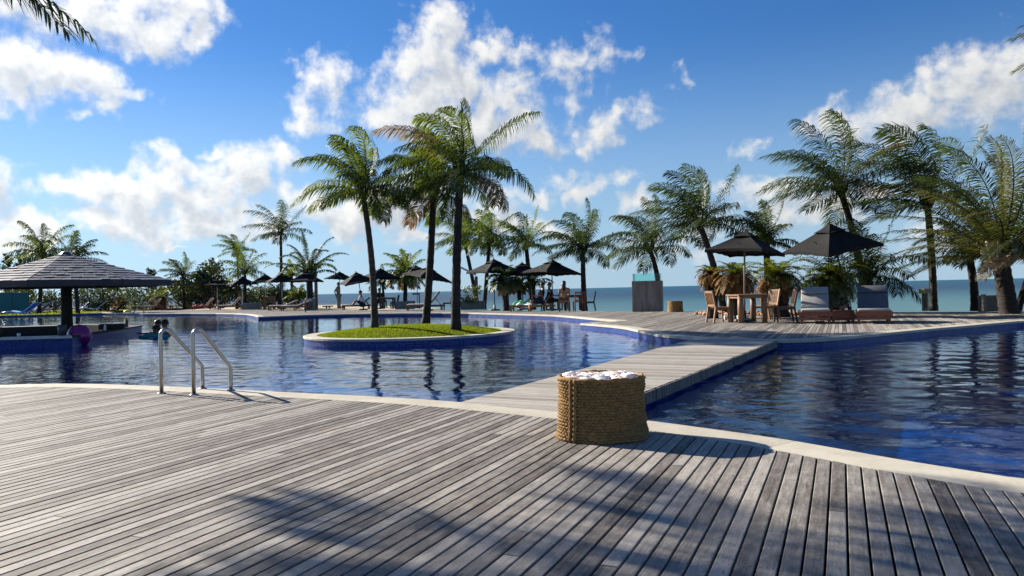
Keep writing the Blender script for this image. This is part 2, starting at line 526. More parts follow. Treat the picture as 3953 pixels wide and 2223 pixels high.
    simple('old_timber', (0.24, 0.205, 0.16), 0.8, 0.2, 0.35, 7, stretch=(1, 1, 0.2))
    simple('black_canvas', (0.011, 0.0105, 0.010), 0.85, 0.2, 0.25, 4)
    simple('dark_metal', (0.035, 0.036, 0.04), 0.45, 0.5, 0.15, 8)
    simple('pale_pole', (0.42, 0.42, 0.41), 0.45, 0.5, 0.1, 8)
    simple('grey_cushion', (0.33, 0.31, 0.28), 0.9, 0.15, 0.12, 9)
    simple('shaded_cushion', (0.105, 0.105, 0.118), 0.9, 0.15, 0.12, 9)  # darker cushion tone with the backrest's shade put into the colour
    simple('cream_cushion', (0.62, 0.58, 0.50), 0.9, 0.15, 0.1, 9)
    simple('white_towel', (0.75, 0.73, 0.70), 0.95, 0.1, 0.1, 12, bump=0.3, rnd=0.06)
    simple('pink_towel', (0.74, 0.58, 0.53), 0.95, 0.1, 0.12, 12, bump=0.3, rnd=0.06)
    simple('green_towel', (0.12, 0.55, 0.22), 0.95, 0.1, 0.25, 14)
    simple('red_towel', (0.45, 0.12, 0.10), 0.95, 0.1, 0.35, 14)
    simple('steel', (0.40, 0.375, 0.34), 0.30, 0.5, 0.06, 20, metal=1.0)
    simple('concrete', (0.20, 0.195, 0.185), 0.85, 0.25, 0.35, 3.5, stretch=(2.5, 2.5, 0.35), bump=0.1)
    simple('planter_grey', (0.16, 0.165, 0.16), 0.85, 0.25, 0.25, 4)
    simple('stone_white', (0.62, 0.60, 0.56), 0.8, 0.3, 0.15, 6)
    simple('stone_orange', (0.46, 0.26, 0.16), 0.8, 0.3, 0.35, 6, rnd=0.3)
    simple('rope', (0.26, 0.16, 0.066), 0.9, 0.15, 0.4, 40, bump=0.3)
    simple('rope_dark', (0.20, 0.115, 0.05), 0.9, 0.2, 0.3, 40, bump=0.3)
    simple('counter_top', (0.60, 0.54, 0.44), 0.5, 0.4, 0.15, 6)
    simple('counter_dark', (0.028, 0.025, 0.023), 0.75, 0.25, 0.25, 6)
    simple('eave_board', (0.05, 0.045, 0.045), 0.6, 0.3, 0.3, 5)
    simple('skin_a', (0.42, 0.25, 0.17), 0.55, 0.4, 0.08, 12)
    simple('skin_b', (0.22, 0.12, 0.075), 0.55, 0.4, 0.08, 12)
    simple('hair_dark', (0.018, 0.013, 0.010), 0.5, 0.4, 0.3, 20)
    simple('cloth_khaki', (0.34, 0.28, 0.20), 0.9, 0.1, 0.12, 10)
    simple('cloth_navy', (0.03, 0.04, 0.07), 0.9, 0.1, 0.15, 10)
    simple('cloth_pale', (0.55, 0.60, 0.70), 0.9, 0.1, 0.1, 10)
    simple('cloth_black', (0.02, 0.02, 0.022), 0.9, 0.1, 0.2, 10)
    simple('cloth_teal', (0.03, 0.30, 0.36), 0.8, 0.2, 0.15, 10)
    simple('sling_blue', (0.02, 0.10, 0.38), 0.6, 0.3, 0.2, 5)
    simple('sling_sky', (0.03, 0.24, 0.48), 0.6, 0.3, 0.2, 5)
    simple('teal_screen', (0.02, 0.14, 0.16), 0.7, 0.3, 0.2, 3)
    simple('purple_vinyl', (0.20, 0.008, 0.12), 0.25, 0.5, 0.2, 5)
    simple('yellow_vinyl', (0.75, 0.62, 0.12), 0.35, 0.5, 0.1, 5)
    simple('terracotta', (0.33, 0.15, 0.08), 0.8, 0.2, 0.2, 6)
    simple('sign_paint', (0.72, 0.62, 0.20), 0.6, 0.3, 0.15, 6)
    simple('glass_bottle', (0.03, 0.05, 0.03), 0.12, 0.5, 0.2, 8)
    simple('white_plastic', (0.70, 0.70, 0.68), 0.4, 0.5, 0.05, 8)
    simple('eye_white', (0.7, 0.68, 0.66), 0.3, 0.5, 0.05, 8)
    # roof shingles: weathered slate-like wood with a sheen
    m, N = mat('shingle')
    oi = N.n('ShaderNodeAttribute', attribute_name='tint').outputs['Fac']
    co = obj_co(N)
    n = N.noise(N.vmath('MULTIPLY', co, (6, 6, 6)), 1.0, 4, 0.6)
    t = N.math('ADD', N.math('MULTIPLY', oi, 0.7), N.math('MULTIPLY', n, 0.35))
    c = N.ramp(t, [(0.1, (0.032, 0.027, 0.025)), (0.9, (0.092, 0.078, 0.070))])
    finish(m, N, principled(N, c, 0.50, 1.0, 0, N.bump(n, 0.2, 0.01), **{'Coat Weight': 0.35, 'Coat Roughness': 0.36}))
    # green glass
    m, N = mat('green_glass')
    tr = N.n('ShaderNodeBsdfTransparent')
    tr.inputs[0].default_value = (0.80, 0.96, 0.94, 1)
    gl = N.n('ShaderNodeBsdfGlossy')
    gl.inputs['Roughness'].default_value = 0.03
    fr = N.n('ShaderNodeFresnel')
    fr.inputs['IOR'].default_value = 1.345
    mx = N.n('ShaderNodeMixShader')
    N.set(mx.inputs[0], fr.outputs[0])
    N.set(mx.inputs[1], tr.outputs[0])
    N.set(mx.inputs[2], gl.outputs[0])
    finish(m, N, mx.outputs[0])


make_materials()


# ------------------------------------------------------------------ builders
def link(name, me, parent=None, loc=None, rot=None):
    o = bpy.data.objects.new(name, me)
    COL.objects.link(o)
    if parent is not None:
        o.parent = parent
    if loc is not None:
        o.location = loc
    if rot is not None:
        o.rotation_euler = rot
    return o


def tag(o, label=None, cat=None, group=None, kind=None):
    if label:
        o['label'] = label
    if cat:
        o['category'] = cat
    if group:
        o['group'] = group
    if kind:
        o['kind'] = kind
    return o


def thing(name, label, cat, loc=(0, 0, 0), rz=0.0, group=None):
    o = bpy.data.objects.new(name, None)
    o.empty_display_size = 0.2
    COL.objects.link(o)
    o.location = loc
    o.rotation_euler = (0, 0, rz)
    return tag(o, label, cat, group)


class MB:
    def __init__(s):
        s.v, s.f, s.t, s.uv = [], [], [], []

    def add(s, vs, fs, tint=None):
        o = len(s.v)
        s.v += [tuple(p) for p in vs]
        s.f += [tuple(i + o for i in f) for f in fs]
        if tint is not None:
            s.t += [tint] * len(fs)
        return s

    def box(s, x0, y0, z0, x1, y1, z1, tint=None):
        v = [(x, y, z) for z in (z0, z1) for y in (y0, y1) for x in (x0, x1)]
        return s.add(v, [(0, 2, 3, 1), (4, 5, 7, 6), (0, 1, 5, 4), (2, 6, 7, 3), (0, 4, 6, 2), (1, 3, 7, 5)], tint)

    def bar(s, a, b, w, h, up=(0, 0, 1)):
        a, b = Vector(a), Vector(b)
        d = (b - a).normalized()
        u = Vector(up)
        if abs(d.dot(u)) > 0.98:
            u = Vector((0, 1, 0))
        x = d.cross(u).normalized()
        y = x.cross(d).normalized()
        v = []
        for p in (a, b):
            for sx, sy in ((-1, -1), (1, -1), (1, 1), (-1, 1)):
                v.append(p + x * sx * w / 2 + y * sy * h / 2)
        return s.add(v, [(0, 1, 2, 3), (7, 6, 5, 4), (0, 4, 5, 1), (1, 5, 6, 2), (2, 6, 7, 3), (3, 7, 4, 0)])

    def tube(s, pts, rad, n=8, cap=True):
        pts = [Vector(p) for p in pts]
        if not isinstance(rad, (list, tuple)):
            rad = [rad] * len(pts)
        v, f = [], []
        d0 = (pts[1] - pts[0]).normalized()
        x = d0.orthogonal().normalized()
        for i, p in enumerate(pts):
            d = (pts[min(i + 1, len(pts) - 1)] - pts[max(i - 1, 0)]).normalized()
            x = (x - d * x.dot(d)).normalized()
            y = d.cross(x)
            for k in range(n):
                a = 2 * math.pi * k / n
                v.append(p + (x * math.cos(a) + y * math.sin(a)) * rad[i])
        for i in range(len(pts) - 1):
            for k in range(n):
                k2 = (k + 1) % n
                f.append((i * n + k, i * n + k2, (i + 1) * n + k2, (i + 1) * n + k))
        if cap:
            f.append(tuple(range(n - 1, -1, -1)))
            f.append(tuple((len(pts) - 1) * n + k for k in range(n)))
        return s.add(v, f)

    def lathe(s, prof, n=24, c=(0, 0, 0)):
        v, f = [], []
        for r, z in prof:
            for k in range(n):
                a = 2 * math.pi * k / n
                v.append((c[0] + r * math.cos(a), c[1] + r * math.sin(a), c[2] + z))
        for i in range(len(prof) - 1):
            for k in range(n):
                k2 = (k + 1) % n
                f.append((i * n + k, i * n + k2, (i + 1) * n + k2, (i + 1) * n + k))
        f.append(tuple(range(n - 1, -1, -1)))
        f.append(tuple((len(prof) - 1) * n + k for k in range(n)))
        return s.add(v, f)

    def prism(s, poly, z0, z1):
        n = len(poly)
        v = [(x, y, z0) for x, y in poly] + [(x, y, z1) for x, y in poly]
        f = [tuple(range(n - 1, -1, -1)), tuple(range(n, 2 * n))]
        f += [(i, (i + 1) % n, n + (i + 1) % n, n + i) for i in range(n)]
        return s.add(v, f)

    def mesh(s, name, m, smooth=False):
        me = bpy.data.meshes.new(name)
        me.from_pydata(s.v, [], s.f)
        me.materials.append(MATS[m])
        if s.t:
            a = me.attributes.new('tint', 'FLOAT', 'FACE')
            a.data.foreach_set('value', s.t)
        if smooth:
            me.polygons.foreach_set('use_smooth', [True] * len(me.polygons))
        me.update()
        return me

    def build(s, name, m, parent=None, smooth=False, loc=None, rot=None, bevel=0.0):
        o = link(name, s.mesh(name, m, smooth), parent, loc, rot)
        if bevel:
            b = o.modifiers.new('bevel', 'BEVEL')
            b.width, b.segments, b.limit_method = bevel, 2, 'ANGLE'
        return o


def copy_tree(o, parent=None, loc=None, rz=None, label=None, group=None):
    c = o.copy()
    COL.objects.link(c)
    if parent is not None:
        c.parent = parent
    if loc is not None:
        c.location = loc
    if rz is not None:
        c.rotation_euler = (c.rotation_euler[0], c.rotation_euler[1], rz)
    if label:
        c['label'] = label
    if group:
        c['group'] = group
    for ch in list(o.children):
        copy_tree(ch, c)
    return c


def flat(name, poly, z, m, kind='structure', parent=None):
    b = MB()
    b.add([(x, y, z) for x, y in poly], [tuple(range(len(poly)))])
    me = b.mesh(name, m)
    if me.polygons[0].normal.z < 0:
        me.flip_normals()
    o = link(name, me, parent)
    if parent is None:
        tag(o, kind=kind)
    return o


# ------------------------------------------------------------------ setting: pool, decks, sea
def W2(lst, z=0.0):
    return [at(x, y, z).xy.copy() for x, y in lst]


def densify(pts, step):
    out = []
    for a, b in zip(pts[:-1], pts[1:]):
        n = max(1, int((b - a).length / step))
        for i in range(n):
            out.append(a.lerp(b, i / n))
    out.append(pts[-1])
    return out


def smooth_line(pts, it=2):
    for _ in range(it):
        q = [pts[0]]
        for a, b in zip(pts[:-1], pts[1:]):
            q += [a.lerp(b, 0.25), a.lerp(b, 0.75)]
        q.append(pts[-1])
        pts = q
    return pts


def offset(pts, d):
    """offset an open polyline to its left by d"""
    out = []
    for i, p in enumerate(pts):
        a = pts[max(0, i - 1)]
        b = pts[min(len(pts) - 1, i + 1)]
        t0 = (p - a).normalized() if (p - a).length > 1e-6 else (b - p).normalized()
        t1 = (b - p).normalized() if (b - p).length > 1e-6 else t0
        t = (t0 + t1)
        t = t.normalized() if t.length > 1e-3 else t1
        n = Vector((-t.y, t.x))
        k = max(0.45, n.dot(Vector((-t1.y, t1.x))))
        out.append(p + n * d / k)
    return out


V2 = Vector
FRONT = W2([(-700, 1540), (-300, 1505), (0, 1485), (284, 1479.5), (568, 1488), (795, 1498), (1000, 1509), (1250, 1521), (1500, 1534), (1750, 1550), (2000, 1573),
            (2250, 1597), (2471, 1620), (2699, 1650), (3000, 1692), (3202, 1727), (3452, 1772), (3701, 1812), (3953, 1852)])
FRONT += [V2((3.5, 3.55)), V2((5.5, 2.5)), V2((9.0, 1.2)), V2((14.0, 0.6))]
FRONT = smooth_line(FRONT, 1)
RIGHT = W2([(3953, 1237), (3846, 1246), (3729, 1257), (3535, 1273), (3341, 1293), (3201, 1306), (3100, 1311), (2996, 1313), (2850, 1311), (2684, 1304)])
RIGHT = [V2((26.0, 17.0)), V2((20.0, 19.5)), V2((16.0, 19.6))] + RIGHT
RIGHT = smooth_line(RIGHT, 1)
FARB = W2([(2542, 1291), (2423, 1265), (2367, 1258), (2242, 1248)])
POCK = smooth_line(W2([(2242, 1248), (2300, 1243), (2405, 1237.5), (2300, 1231), (2200, 1221), (2127, 1216), (1900, 1210), (1780, 1207), (1500, 1208.5), (1300, 1212), (1150, 1216), (997, 1222)]), 1)
FARL = smooth_line(W2([(997, 1222), (985, 1217), (943, 1211), (800, 1208.5), (553, 1210.5)]), 1) + W2([(510, 1207.5), (394, 1207), (118, 1214)])
FARL += [V2((-46, 57)), V2((-60, 45))]
FAR = RIGHT + FARB[0:1] + FARB[1:] + POCK[1:] + FARL[1:]
POOL = FRONT + FAR + [V2((-60, 20)), V2((-30, 12))]
WATER_Z, FLOOR_Z = -0.16, -1.05
COPW = 0.32



def in_poly(X, Y, poly):
    c = np.zeros(X.shape, bool)
    for a, b in zip(poly, poly[1:] + poly[:1]):
        if abs(b.y - a.y) < 1e-9:
            continue
        k = ((a.y > Y) != (b.y > Y)) & (X < (b.x - a.x) * (Y - a.y) / (b.y - a.y) + a.x)
        c ^= k
    return c


def make_water():
    rng = np.random.default_rng(3)
    waves = []
    for i in range(46):
        lam = 0.15 * (0.95 / 0.15) ** rng.uniform(0, 1)
        th = R(215) + rng.normal(0, .85)
        slope = 0.0088 * (1.0 if lam > .6 else 1.0)
        waves.append((2 * math.pi / lam * math.cos(th), 2 * math.pi / lam * math.sin(th), slope * lam / (2 * math.pi), rng.uniform(0, 6.28)))

    def height(X, Y):
        # calmer and rougher patches
        g = .72 + .28 * np.sin(.33 * X + .21 * Y + 1) * np.sin(.19 * X - .37 * Y)
        Z = np.zeros_like(X)
        for kx, ky, a, p in waves:
            Z += a * np.sin(kx * X + ky * Y + p)
        return Z * g
    V, F, off = [], [], 0
    for (x0, x1, y0, y1, c) in ((-15.0, 15.0, 0.0, 18.0, .045), (-24.0, -15.0, 0.0, 18.0, .1), (15.0, 24.0, 0.0, 18.0, .1), (-24.0, 24.0, 18.0, 24.0, .08), (-42.0, 6.0, 24.0, 62.4, .15), (6.0, 24.0, 24.0, 26.4, .15), (-60, -24, 6, 24, .3), (-60, -42, 24, 62.4, .3)):
        nx, ny = int(round((x1 - x0) / c)), int(round((y1 - y0) / c))
        xs, ys = x0 + np.arange(nx + 1) * c, y0 + np.arange(ny + 1) * c
        X, Y = np.meshgrid(xs, ys)
        keep = np.zeros((ny, nx), bool)
        for dx, dy in ((0, 0), (.25, 0), (-.25, 0), (0, .25), (0, -.25)):
            keep |= in_poly(X[:-1, :-1] + c / 2 + dx, Y[:-1, :-1] + c / 2 + dy, POOL)
        jj, ii = np.nonzero(keep)
        a = jj * (nx + 1) + ii
        q = np.stack([a, a + 1, a + nx + 2, a + nx + 1], 1)
        used, inv = np.unique(q, return_inverse=True)
        Z = height(X, Y).ravel()[used] + WATER_Z
        V.append(np.stack([X.ravel()[used], Y.ravel()[used], Z], 1))
        F.append(inv.reshape(-1, 4) + off)
        off += len(used)
    V, F = np.concatenate(V), np.concatenate(F)
    me = bpy.data.meshes.new('pool_water')
    me.vertices.add(len(V))
    me.vertices.foreach_set('co', V.ravel())
    me.loops.add(F.size)
    me.loops.foreach_set('vertex_index', F.ravel().astype(np.int32))
    me.polygons.add(len(F))
    me.polygons.foreach_set('loop_start', (np.arange(len(F)) * 4).astype(np.int32))
    me.polygons.foreach_set('loop_total', np.full(len(F), 4, np.int32))
    me.polygons.foreach_set('use_smooth', np.ones(len(F), bool))
    me.materials.append(MATS['pool_water'])
    me.update(calc_edges=True)
    return tag(link('pool_water', me), kind='structure')


make_water()


def make_floor():
    c = 0.5
    xs, ys = np.arange(-61, 28, c), np.arange(-1, 64, c)
    X, Y = np.meshgrid(xs, ys)
    keep = np.zeros((len(ys) - 1, len(xs) - 1), bool)
    for dx, dy in ((0, 0), (.3, .3), (-.3, .3), (.3, -.3), (-.3, -.3)):
        keep |= in_poly(X[:-1, :-1] + c / 2 + dx, Y[:-1, :-1] + c / 2 + dy, POOL)
    jj, ii = np.nonzero(keep)
    a = jj * len(xs) + ii
    q = np.stack([a, a + 1, a + len(xs) + 1, a + len(xs)], 1)
    used, inv = np.unique(q, return_inverse=True)
    v = [(float(X.ravel()[k]), float(Y.ravel()[k]), FLOOR_Z) for k in used]
    b = MB().add(v, [tuple(int(t) for t in r) for r in inv.reshape(-1, 4)])
    tag(b.build('pool_floor', 'pool_floor'), kind='structure')


make_floor()


def wall_strip(name, pts, z0, z1, m, parent=None, kind='structure', flip=False):
    v, f, uv = [], [], []
    s = 0.0
    S = [0.0]
    for a, b in zip(pts[:-1], pts[1:]):
        s += (b - a).length
        S.append(s)
    for p in pts:
        v += [(p.x, p.y, z0), (p.x, p.y, z1)]
    for i in range(len(pts) - 1):
        q = (2 * i, 2 * i + 2, 2 * i + 3, 2 * i + 1)
        f.append(q if not flip else q[::-1])
    me = bpy.data.meshes.new(name)
    me.from_pydata(v, [], f)
    me.materials.append(MATS[m])
    ul = me.uv_layers.new(name='UVMap')
    for lp in me.loops:
        i = lp.vertex_index
        ul.data[lp.index].uv = (S[i // 2], v[i][2])
    o = link(name, me, parent)
    if parent is None:
        tag(o, kind=kind)
    return o


wall_strip('pool_wall', FRONT, FLOOR_Z, -0.052, 'pool_tile')
wall_strip('pool_wall', FAR, FLOOR_Z, -0.052, 'pool_tile')


def coping_run(parent, line, width, side, joint, z=0.0, th=0.05, over=0.02):
    """stone slabs along a pool edge; side=+1 puts the slab to the left of the line"""
    inner = offset(line, -side * over)
    outer = offset(line, side * width)
    S = [0.0]
    for a, b in zip(line[:-1], line[1:]):
        S.append(S[-1] + (b - a).length)
    n = max(1, round(S[-1] / joint))
    def samp(pl, s):
        for i in range(len(S) - 1):
            if s <= S[i + 1] or i == len(S) - 2:
                t = (s - S[i]) / max(1e-6, S[i + 1] - S[i])
                return pl[i].lerp(pl[i + 1], min(max(t, 0), 1))
    for k in range(n):
        s0, s1 = S[-1] * k / n + 0.0025, S[-1] * (k + 1) / n - 0.0025
        st = [s0] + [s for s in S if s0 + 0.02 < s < s1 - 0.02] + [s1]
        b = MB()
        v = []
        for s in st:
            p, q = samp(inner, s), samp(outer, s)
            e = (q - p).normalized() * 0.008
            v += [(p.x, p.y, z - th), (p.x, p.y, z - 0.008), (p.x + e.x, p.y + e.y, z), (q.x, q.y, z), (q.x, q.y, z - th)]
        f = []
        for i in range(len(st) - 1):
            for j in range(5):
                j2 = (j + 1) % 5
                f.append((i * 5 + j, i * 5 + j2, i * 5 + 5 + j2, i * 5 + 5 + j))
        f += [(4, 3, 2, 1, 0), tuple((len(st) - 1) * 5 + j for j in range(5))]
        b.add(v, f)
        me = b.mesh('coping_stone', 'coping_stone')
        bm = bmesh.new(); bm.from_mesh(me); bmesh.ops.recalc_face_normals(bm, faces=bm.faces); bm.to_mesh(me); bm.free()
        link('coping_stone', me, parent)
    return outer


cop = tag(link('pool_coping', None), kind='structure')
front_in = coping_run(cop, FRONT, COPW, -1, 1.9)
far_in = coping_run(cop, RIGHT + FARB[0:1], COPW, -1, 2.1)
far_in2 = coping_run(cop, FARB, COPW, -1, 1.8)
far_in3 = coping_run(cop, POCK + FARL[1:], COPW, -1, 2.4)

# ---- planks
PD = V2((0.392, 0.920)).normalized()
PANG = math.atan2(PD.y, PD.x)


def strips(poly, d, pitch, gap, seg, rng):
    uv = [(p.x * d.x + p.y * d.y, p.x * d.y - p.y * d.x) for p in poly]
    vs = [q[1] for q in uv]
    def cross(v):
        out = []
        for (u0, v0), (u1, v1) in zip(uv, uv[1:] + uv[:1]):
            if (v0 <= v) != (v1 <= v):
                out.append(u0 + (v - v0) / (v1 - v0) * (u1 - u0))
        return sorted(out)
    res = []
    k0, k1 = math.floor(min(vs) / pitch), math.ceil(max(vs) / pitch)
    for k in range(k0, k1):
        v0, v1 = k * pitch + gap / 2, (k + 1) * pitch - gap / 2
        c0, c1 = cross(v0), cross(v1)
        if len(c0) != len(c1):
            c0 = c1 = cross((v0 + v1) / 2)
        base = rng.random()
        for i in range(0, len(c0) - 1, 2):
            a, b = (c0[i], c1[i]), (c0[i + 1], c1[i + 1])
            lo, hi = max(a), min(b)
            if hi - lo < 0.04:
                continue
            js = []
            u = math.floor(lo / seg) * seg + rng.random() * seg
            while u < hi - 0.35:
                if u > lo + 0.35:
                    js.append(u)
                u += seg * rng.uniform(0.7, 1.35)
            cur = a
            for j in js + [None]:
                nx = (j - 0.002, j - 0.002) if j is not None else b
                res.append((cur, nx, v0, v1))
                cur = (j + 0.002, j + 0.002) if j is not None else None
    return res


def plank_geo(cur, nx, v0, v1, uc, vc, th=0.024, c=0.003, z=0.0):
    prof = [(v0, -th), (v0, -c), (v0 + c, 0.0), (v1 - c, 0.0), (v1, -c), (v1, -th)]
    v = []
    for e in (cur, nx):
        for (pv, pz) in prof:
            t = (pv - v0) / (v1 - v0)
            v.append((e[0] + (e[1] - e[0]) * t - uc, -(pv - vc), z + pz))
    f = [(j, j + 1, 7 + j, 6 + j)[::-1] for j in range(5)] + [(5, 4, 3, 2, 1, 0)[::-1], (6, 7, 8, 9, 10, 11)[::-1]]
    return v, f


def lay_planks(parent, poly, d, pitch, gap, seg, seed, m, limit=300, zj=0.0015, bias=None, stuff_label=None):
    rng = random.Random(seed)
    ang = math.atan2(d.y, d.x)
    items = []
    for (cur, nx, v0, v1) in strips(poly, d, pitch, gap, seg, rng):
        uc, vc = (sum(cur) + sum(nx)) / 4, (v0 + v1) / 2
        X, Y = uc * d.x + vc * d.y, uc * d.y - vc * d.x
        L = (sum(nx) - sum(cur)) / 2
        vis = 1.0 if (Y > 0.5 and abs(X) < 0.75 * Y + 1.2 + L * 0.5) else 0.02
        items.append((vis * L / max(1.0, X * X + Y * Y), cur, nx, v0, v1, uc, vc, X, Y, rng.random(), rng.uniform(-zj, zj)))
    items.sort(key=lambda t: -t[0])
    rest = MB()
    for i, (_, cur, nx, v0, v1, uc, vc, X, Y, tint, dz) in enumerate(items):
        tint = 0.5 + (tint - 0.5) * 0.72
        if bias:
            tint = bias(tint, rng)
        if i < limit:
            v, f = plank_geo(cur, nx, v0, v1, uc, vc)
            b = MB().add(v, f, tint)
            link('plank', b.mesh('plank', m), parent, (X, Y, dz), (0, 0, ang))
        else:
            v, f = plank_geo(cur, nx, v0, v1, 0, 0, z=dz)
            rest.add(v, f, tint)
    if rest.v:
        o = link('planks', rest.mesh('planks', m), parent, (0, 0, 0), (0, 0, ang))
        o['kind'] = 'stuff'


FD_POLY = [p for p in front_in if p.x < 13.9] + [V2((13.9, -2.0)), V2((-24, -2.0)), V2((-24, 11.5))]
deck = flat('pool_deck', FD_POLY, -0.06, 'underdeck_shade')


def bias_front(t, rng):
    r = rng.random()
    return t * 0.42 if r < 0.12 else (0.72 + 0.25 * t if r > 0.88 else .12 + .8 * t)


lay_planks(deck, FD_POLY, PD, 0.079, 0.0092, 6.5, 11, 'deck_wood', 300, bias=bias_front)

FAR_EDGE = W2([(5200, 1192), (4600, 1197), (3953, 1202), (3500, 1204.5), (3000, 1204), (2500, 1202.5), (2200, 1202), (1900, 1200), (1500, 1196), (1100, 1196), (700, 1197), (480, 1199)])
RD_POLY = far_in[:-1] + far_in2 + [p for p in far_in3[1:] if p.x > -31.5]
RD_POLY = RD_POLY + FAR_EDGE[::-1]
deck2 = flat('terrace_deck', RD_POLY, -0.06, 'underdeck_shade')
lay_planks(deck2, RD_POLY, PD, 0.079, 0.007, 4.0, 12, 'deck_wood', 300, bias=bias_front)

# ---- bridge
BR = [at(1773, 1553).xy, at(2262, 1600).xy, at(2996, 1314).xy, at(2684, 1305).xy]
bd = ((BR[2] - BR[1]).normalized() + (BR[3] - BR[0]).normalized()).normalized()
bridge = tag(link('wooden_bridge', None), 'pale weathered plank footbridge running from front deck to palm terrace', 'bridge')
bcore = MB().prism([tuple(p) for p in (BR[0].lerp(BR[1], .04), BR[1].lerp(BR[0], .04), BR[2].lerp(BR[3], .05), BR[3].lerp(BR[2], .05))], -0.11, -0.03).build('bearer', 'underdeck_shade', bridge)
lay_planks(bridge, BR, V2((bd.y, -bd.x)), 0.098, 0.005, 9.0, 13, 'bridge_wood', 300, zj=0.003)
for a, b, s in ((BR[1], BR[2], 1), (BR[0], BR[3], -1)):
    n = 5
    for i in range(n):
        p, q = a.lerp(b, i / n + 0.002), a.lerp(b, (i + 1) / n - 0.002)
        d = (q - p)
        L = d.length
        mb = MB().box(-L / 2, -0.012, -0.125, L / 2, 0.012, -0.006, random.random())
        nrm = V2((d.y, -d.x)).normalized() * s * 0.014
        c = (p + q) / 2 + nrm
        mb.build('fascia_board', 'fascia_wood', bridge, loc=(c.x, c.y, 0), rot=(0, 0, math.atan2(d.y, d.x)))
wl = [BR[1].lerp(BR[0], .05), BR[2].lerp(BR[3], .05)]
wl2 = [BR[0].lerp(BR[1], .05), BR[3].lerp(BR[2], .05)]
wall_strip('bridge_pier', wl, FLOOR_Z, -0.11, 'pool_tile', bridge)
wall_strip('bridge_pier', wl2, FLOOR_Z, -0.11, 'pool_tile', bridge)

# ---- lawn bank on the left, beach, sea
LAWN = [p for p in far_in3 if p.x < -29] + [V2((-120, 50)), V2((-120, 120)), V2((-34, 110))] + [at(470, 1199).xy]
lawn = flat('lawn_bank', [V2((p.x, p.y)) for p in LAWN], -0.012, 'soil')
b = MB()
NX, NY = 24, 18
vs, fs = [], []
for j in range(NY):
    for i in range(NX):
        x = -260 + 520 * i / (NX - 1)
        y = -40 + 300 * (j / (NY - 1)) ** 1.4
        z = -1.7 - max(0, (y - 20)) * 0.035
        vs.append((x, y, z))
for j in range(NY - 1):
    for i in range(NX - 1):
        k = j * NX + i
        fs.append((k, k + 1, k + NX + 1, k + NX))
tag(b.add(vs, fs).build('beach_ground', 'beach_sand', None, True), kind='structure')
dn = flat('dune_ground', [V2((-140, 66)), V2((-34, 62)), V2((-12, 57)), V2((-5, 60)), V2((-20, 92)), V2((-140, 100))], -0.25, 'beach_sand')
tag(MB().add([(-40000, 30, -2.45), (40000, 30, -2.45), (40000, 45000, -2.45), (-40000, 45000, -2.45)], [(0, 1, 2, 3)]).build('sea', 'sea_water'), kind='structure')

# ------------------------------------------------------------------ vegetation
UPV = np.array([0, 0, 1.0])


def nrm(a):
    return a / (np.linalg.norm(a, axis=-1, keepdims=True) + 1e-9)


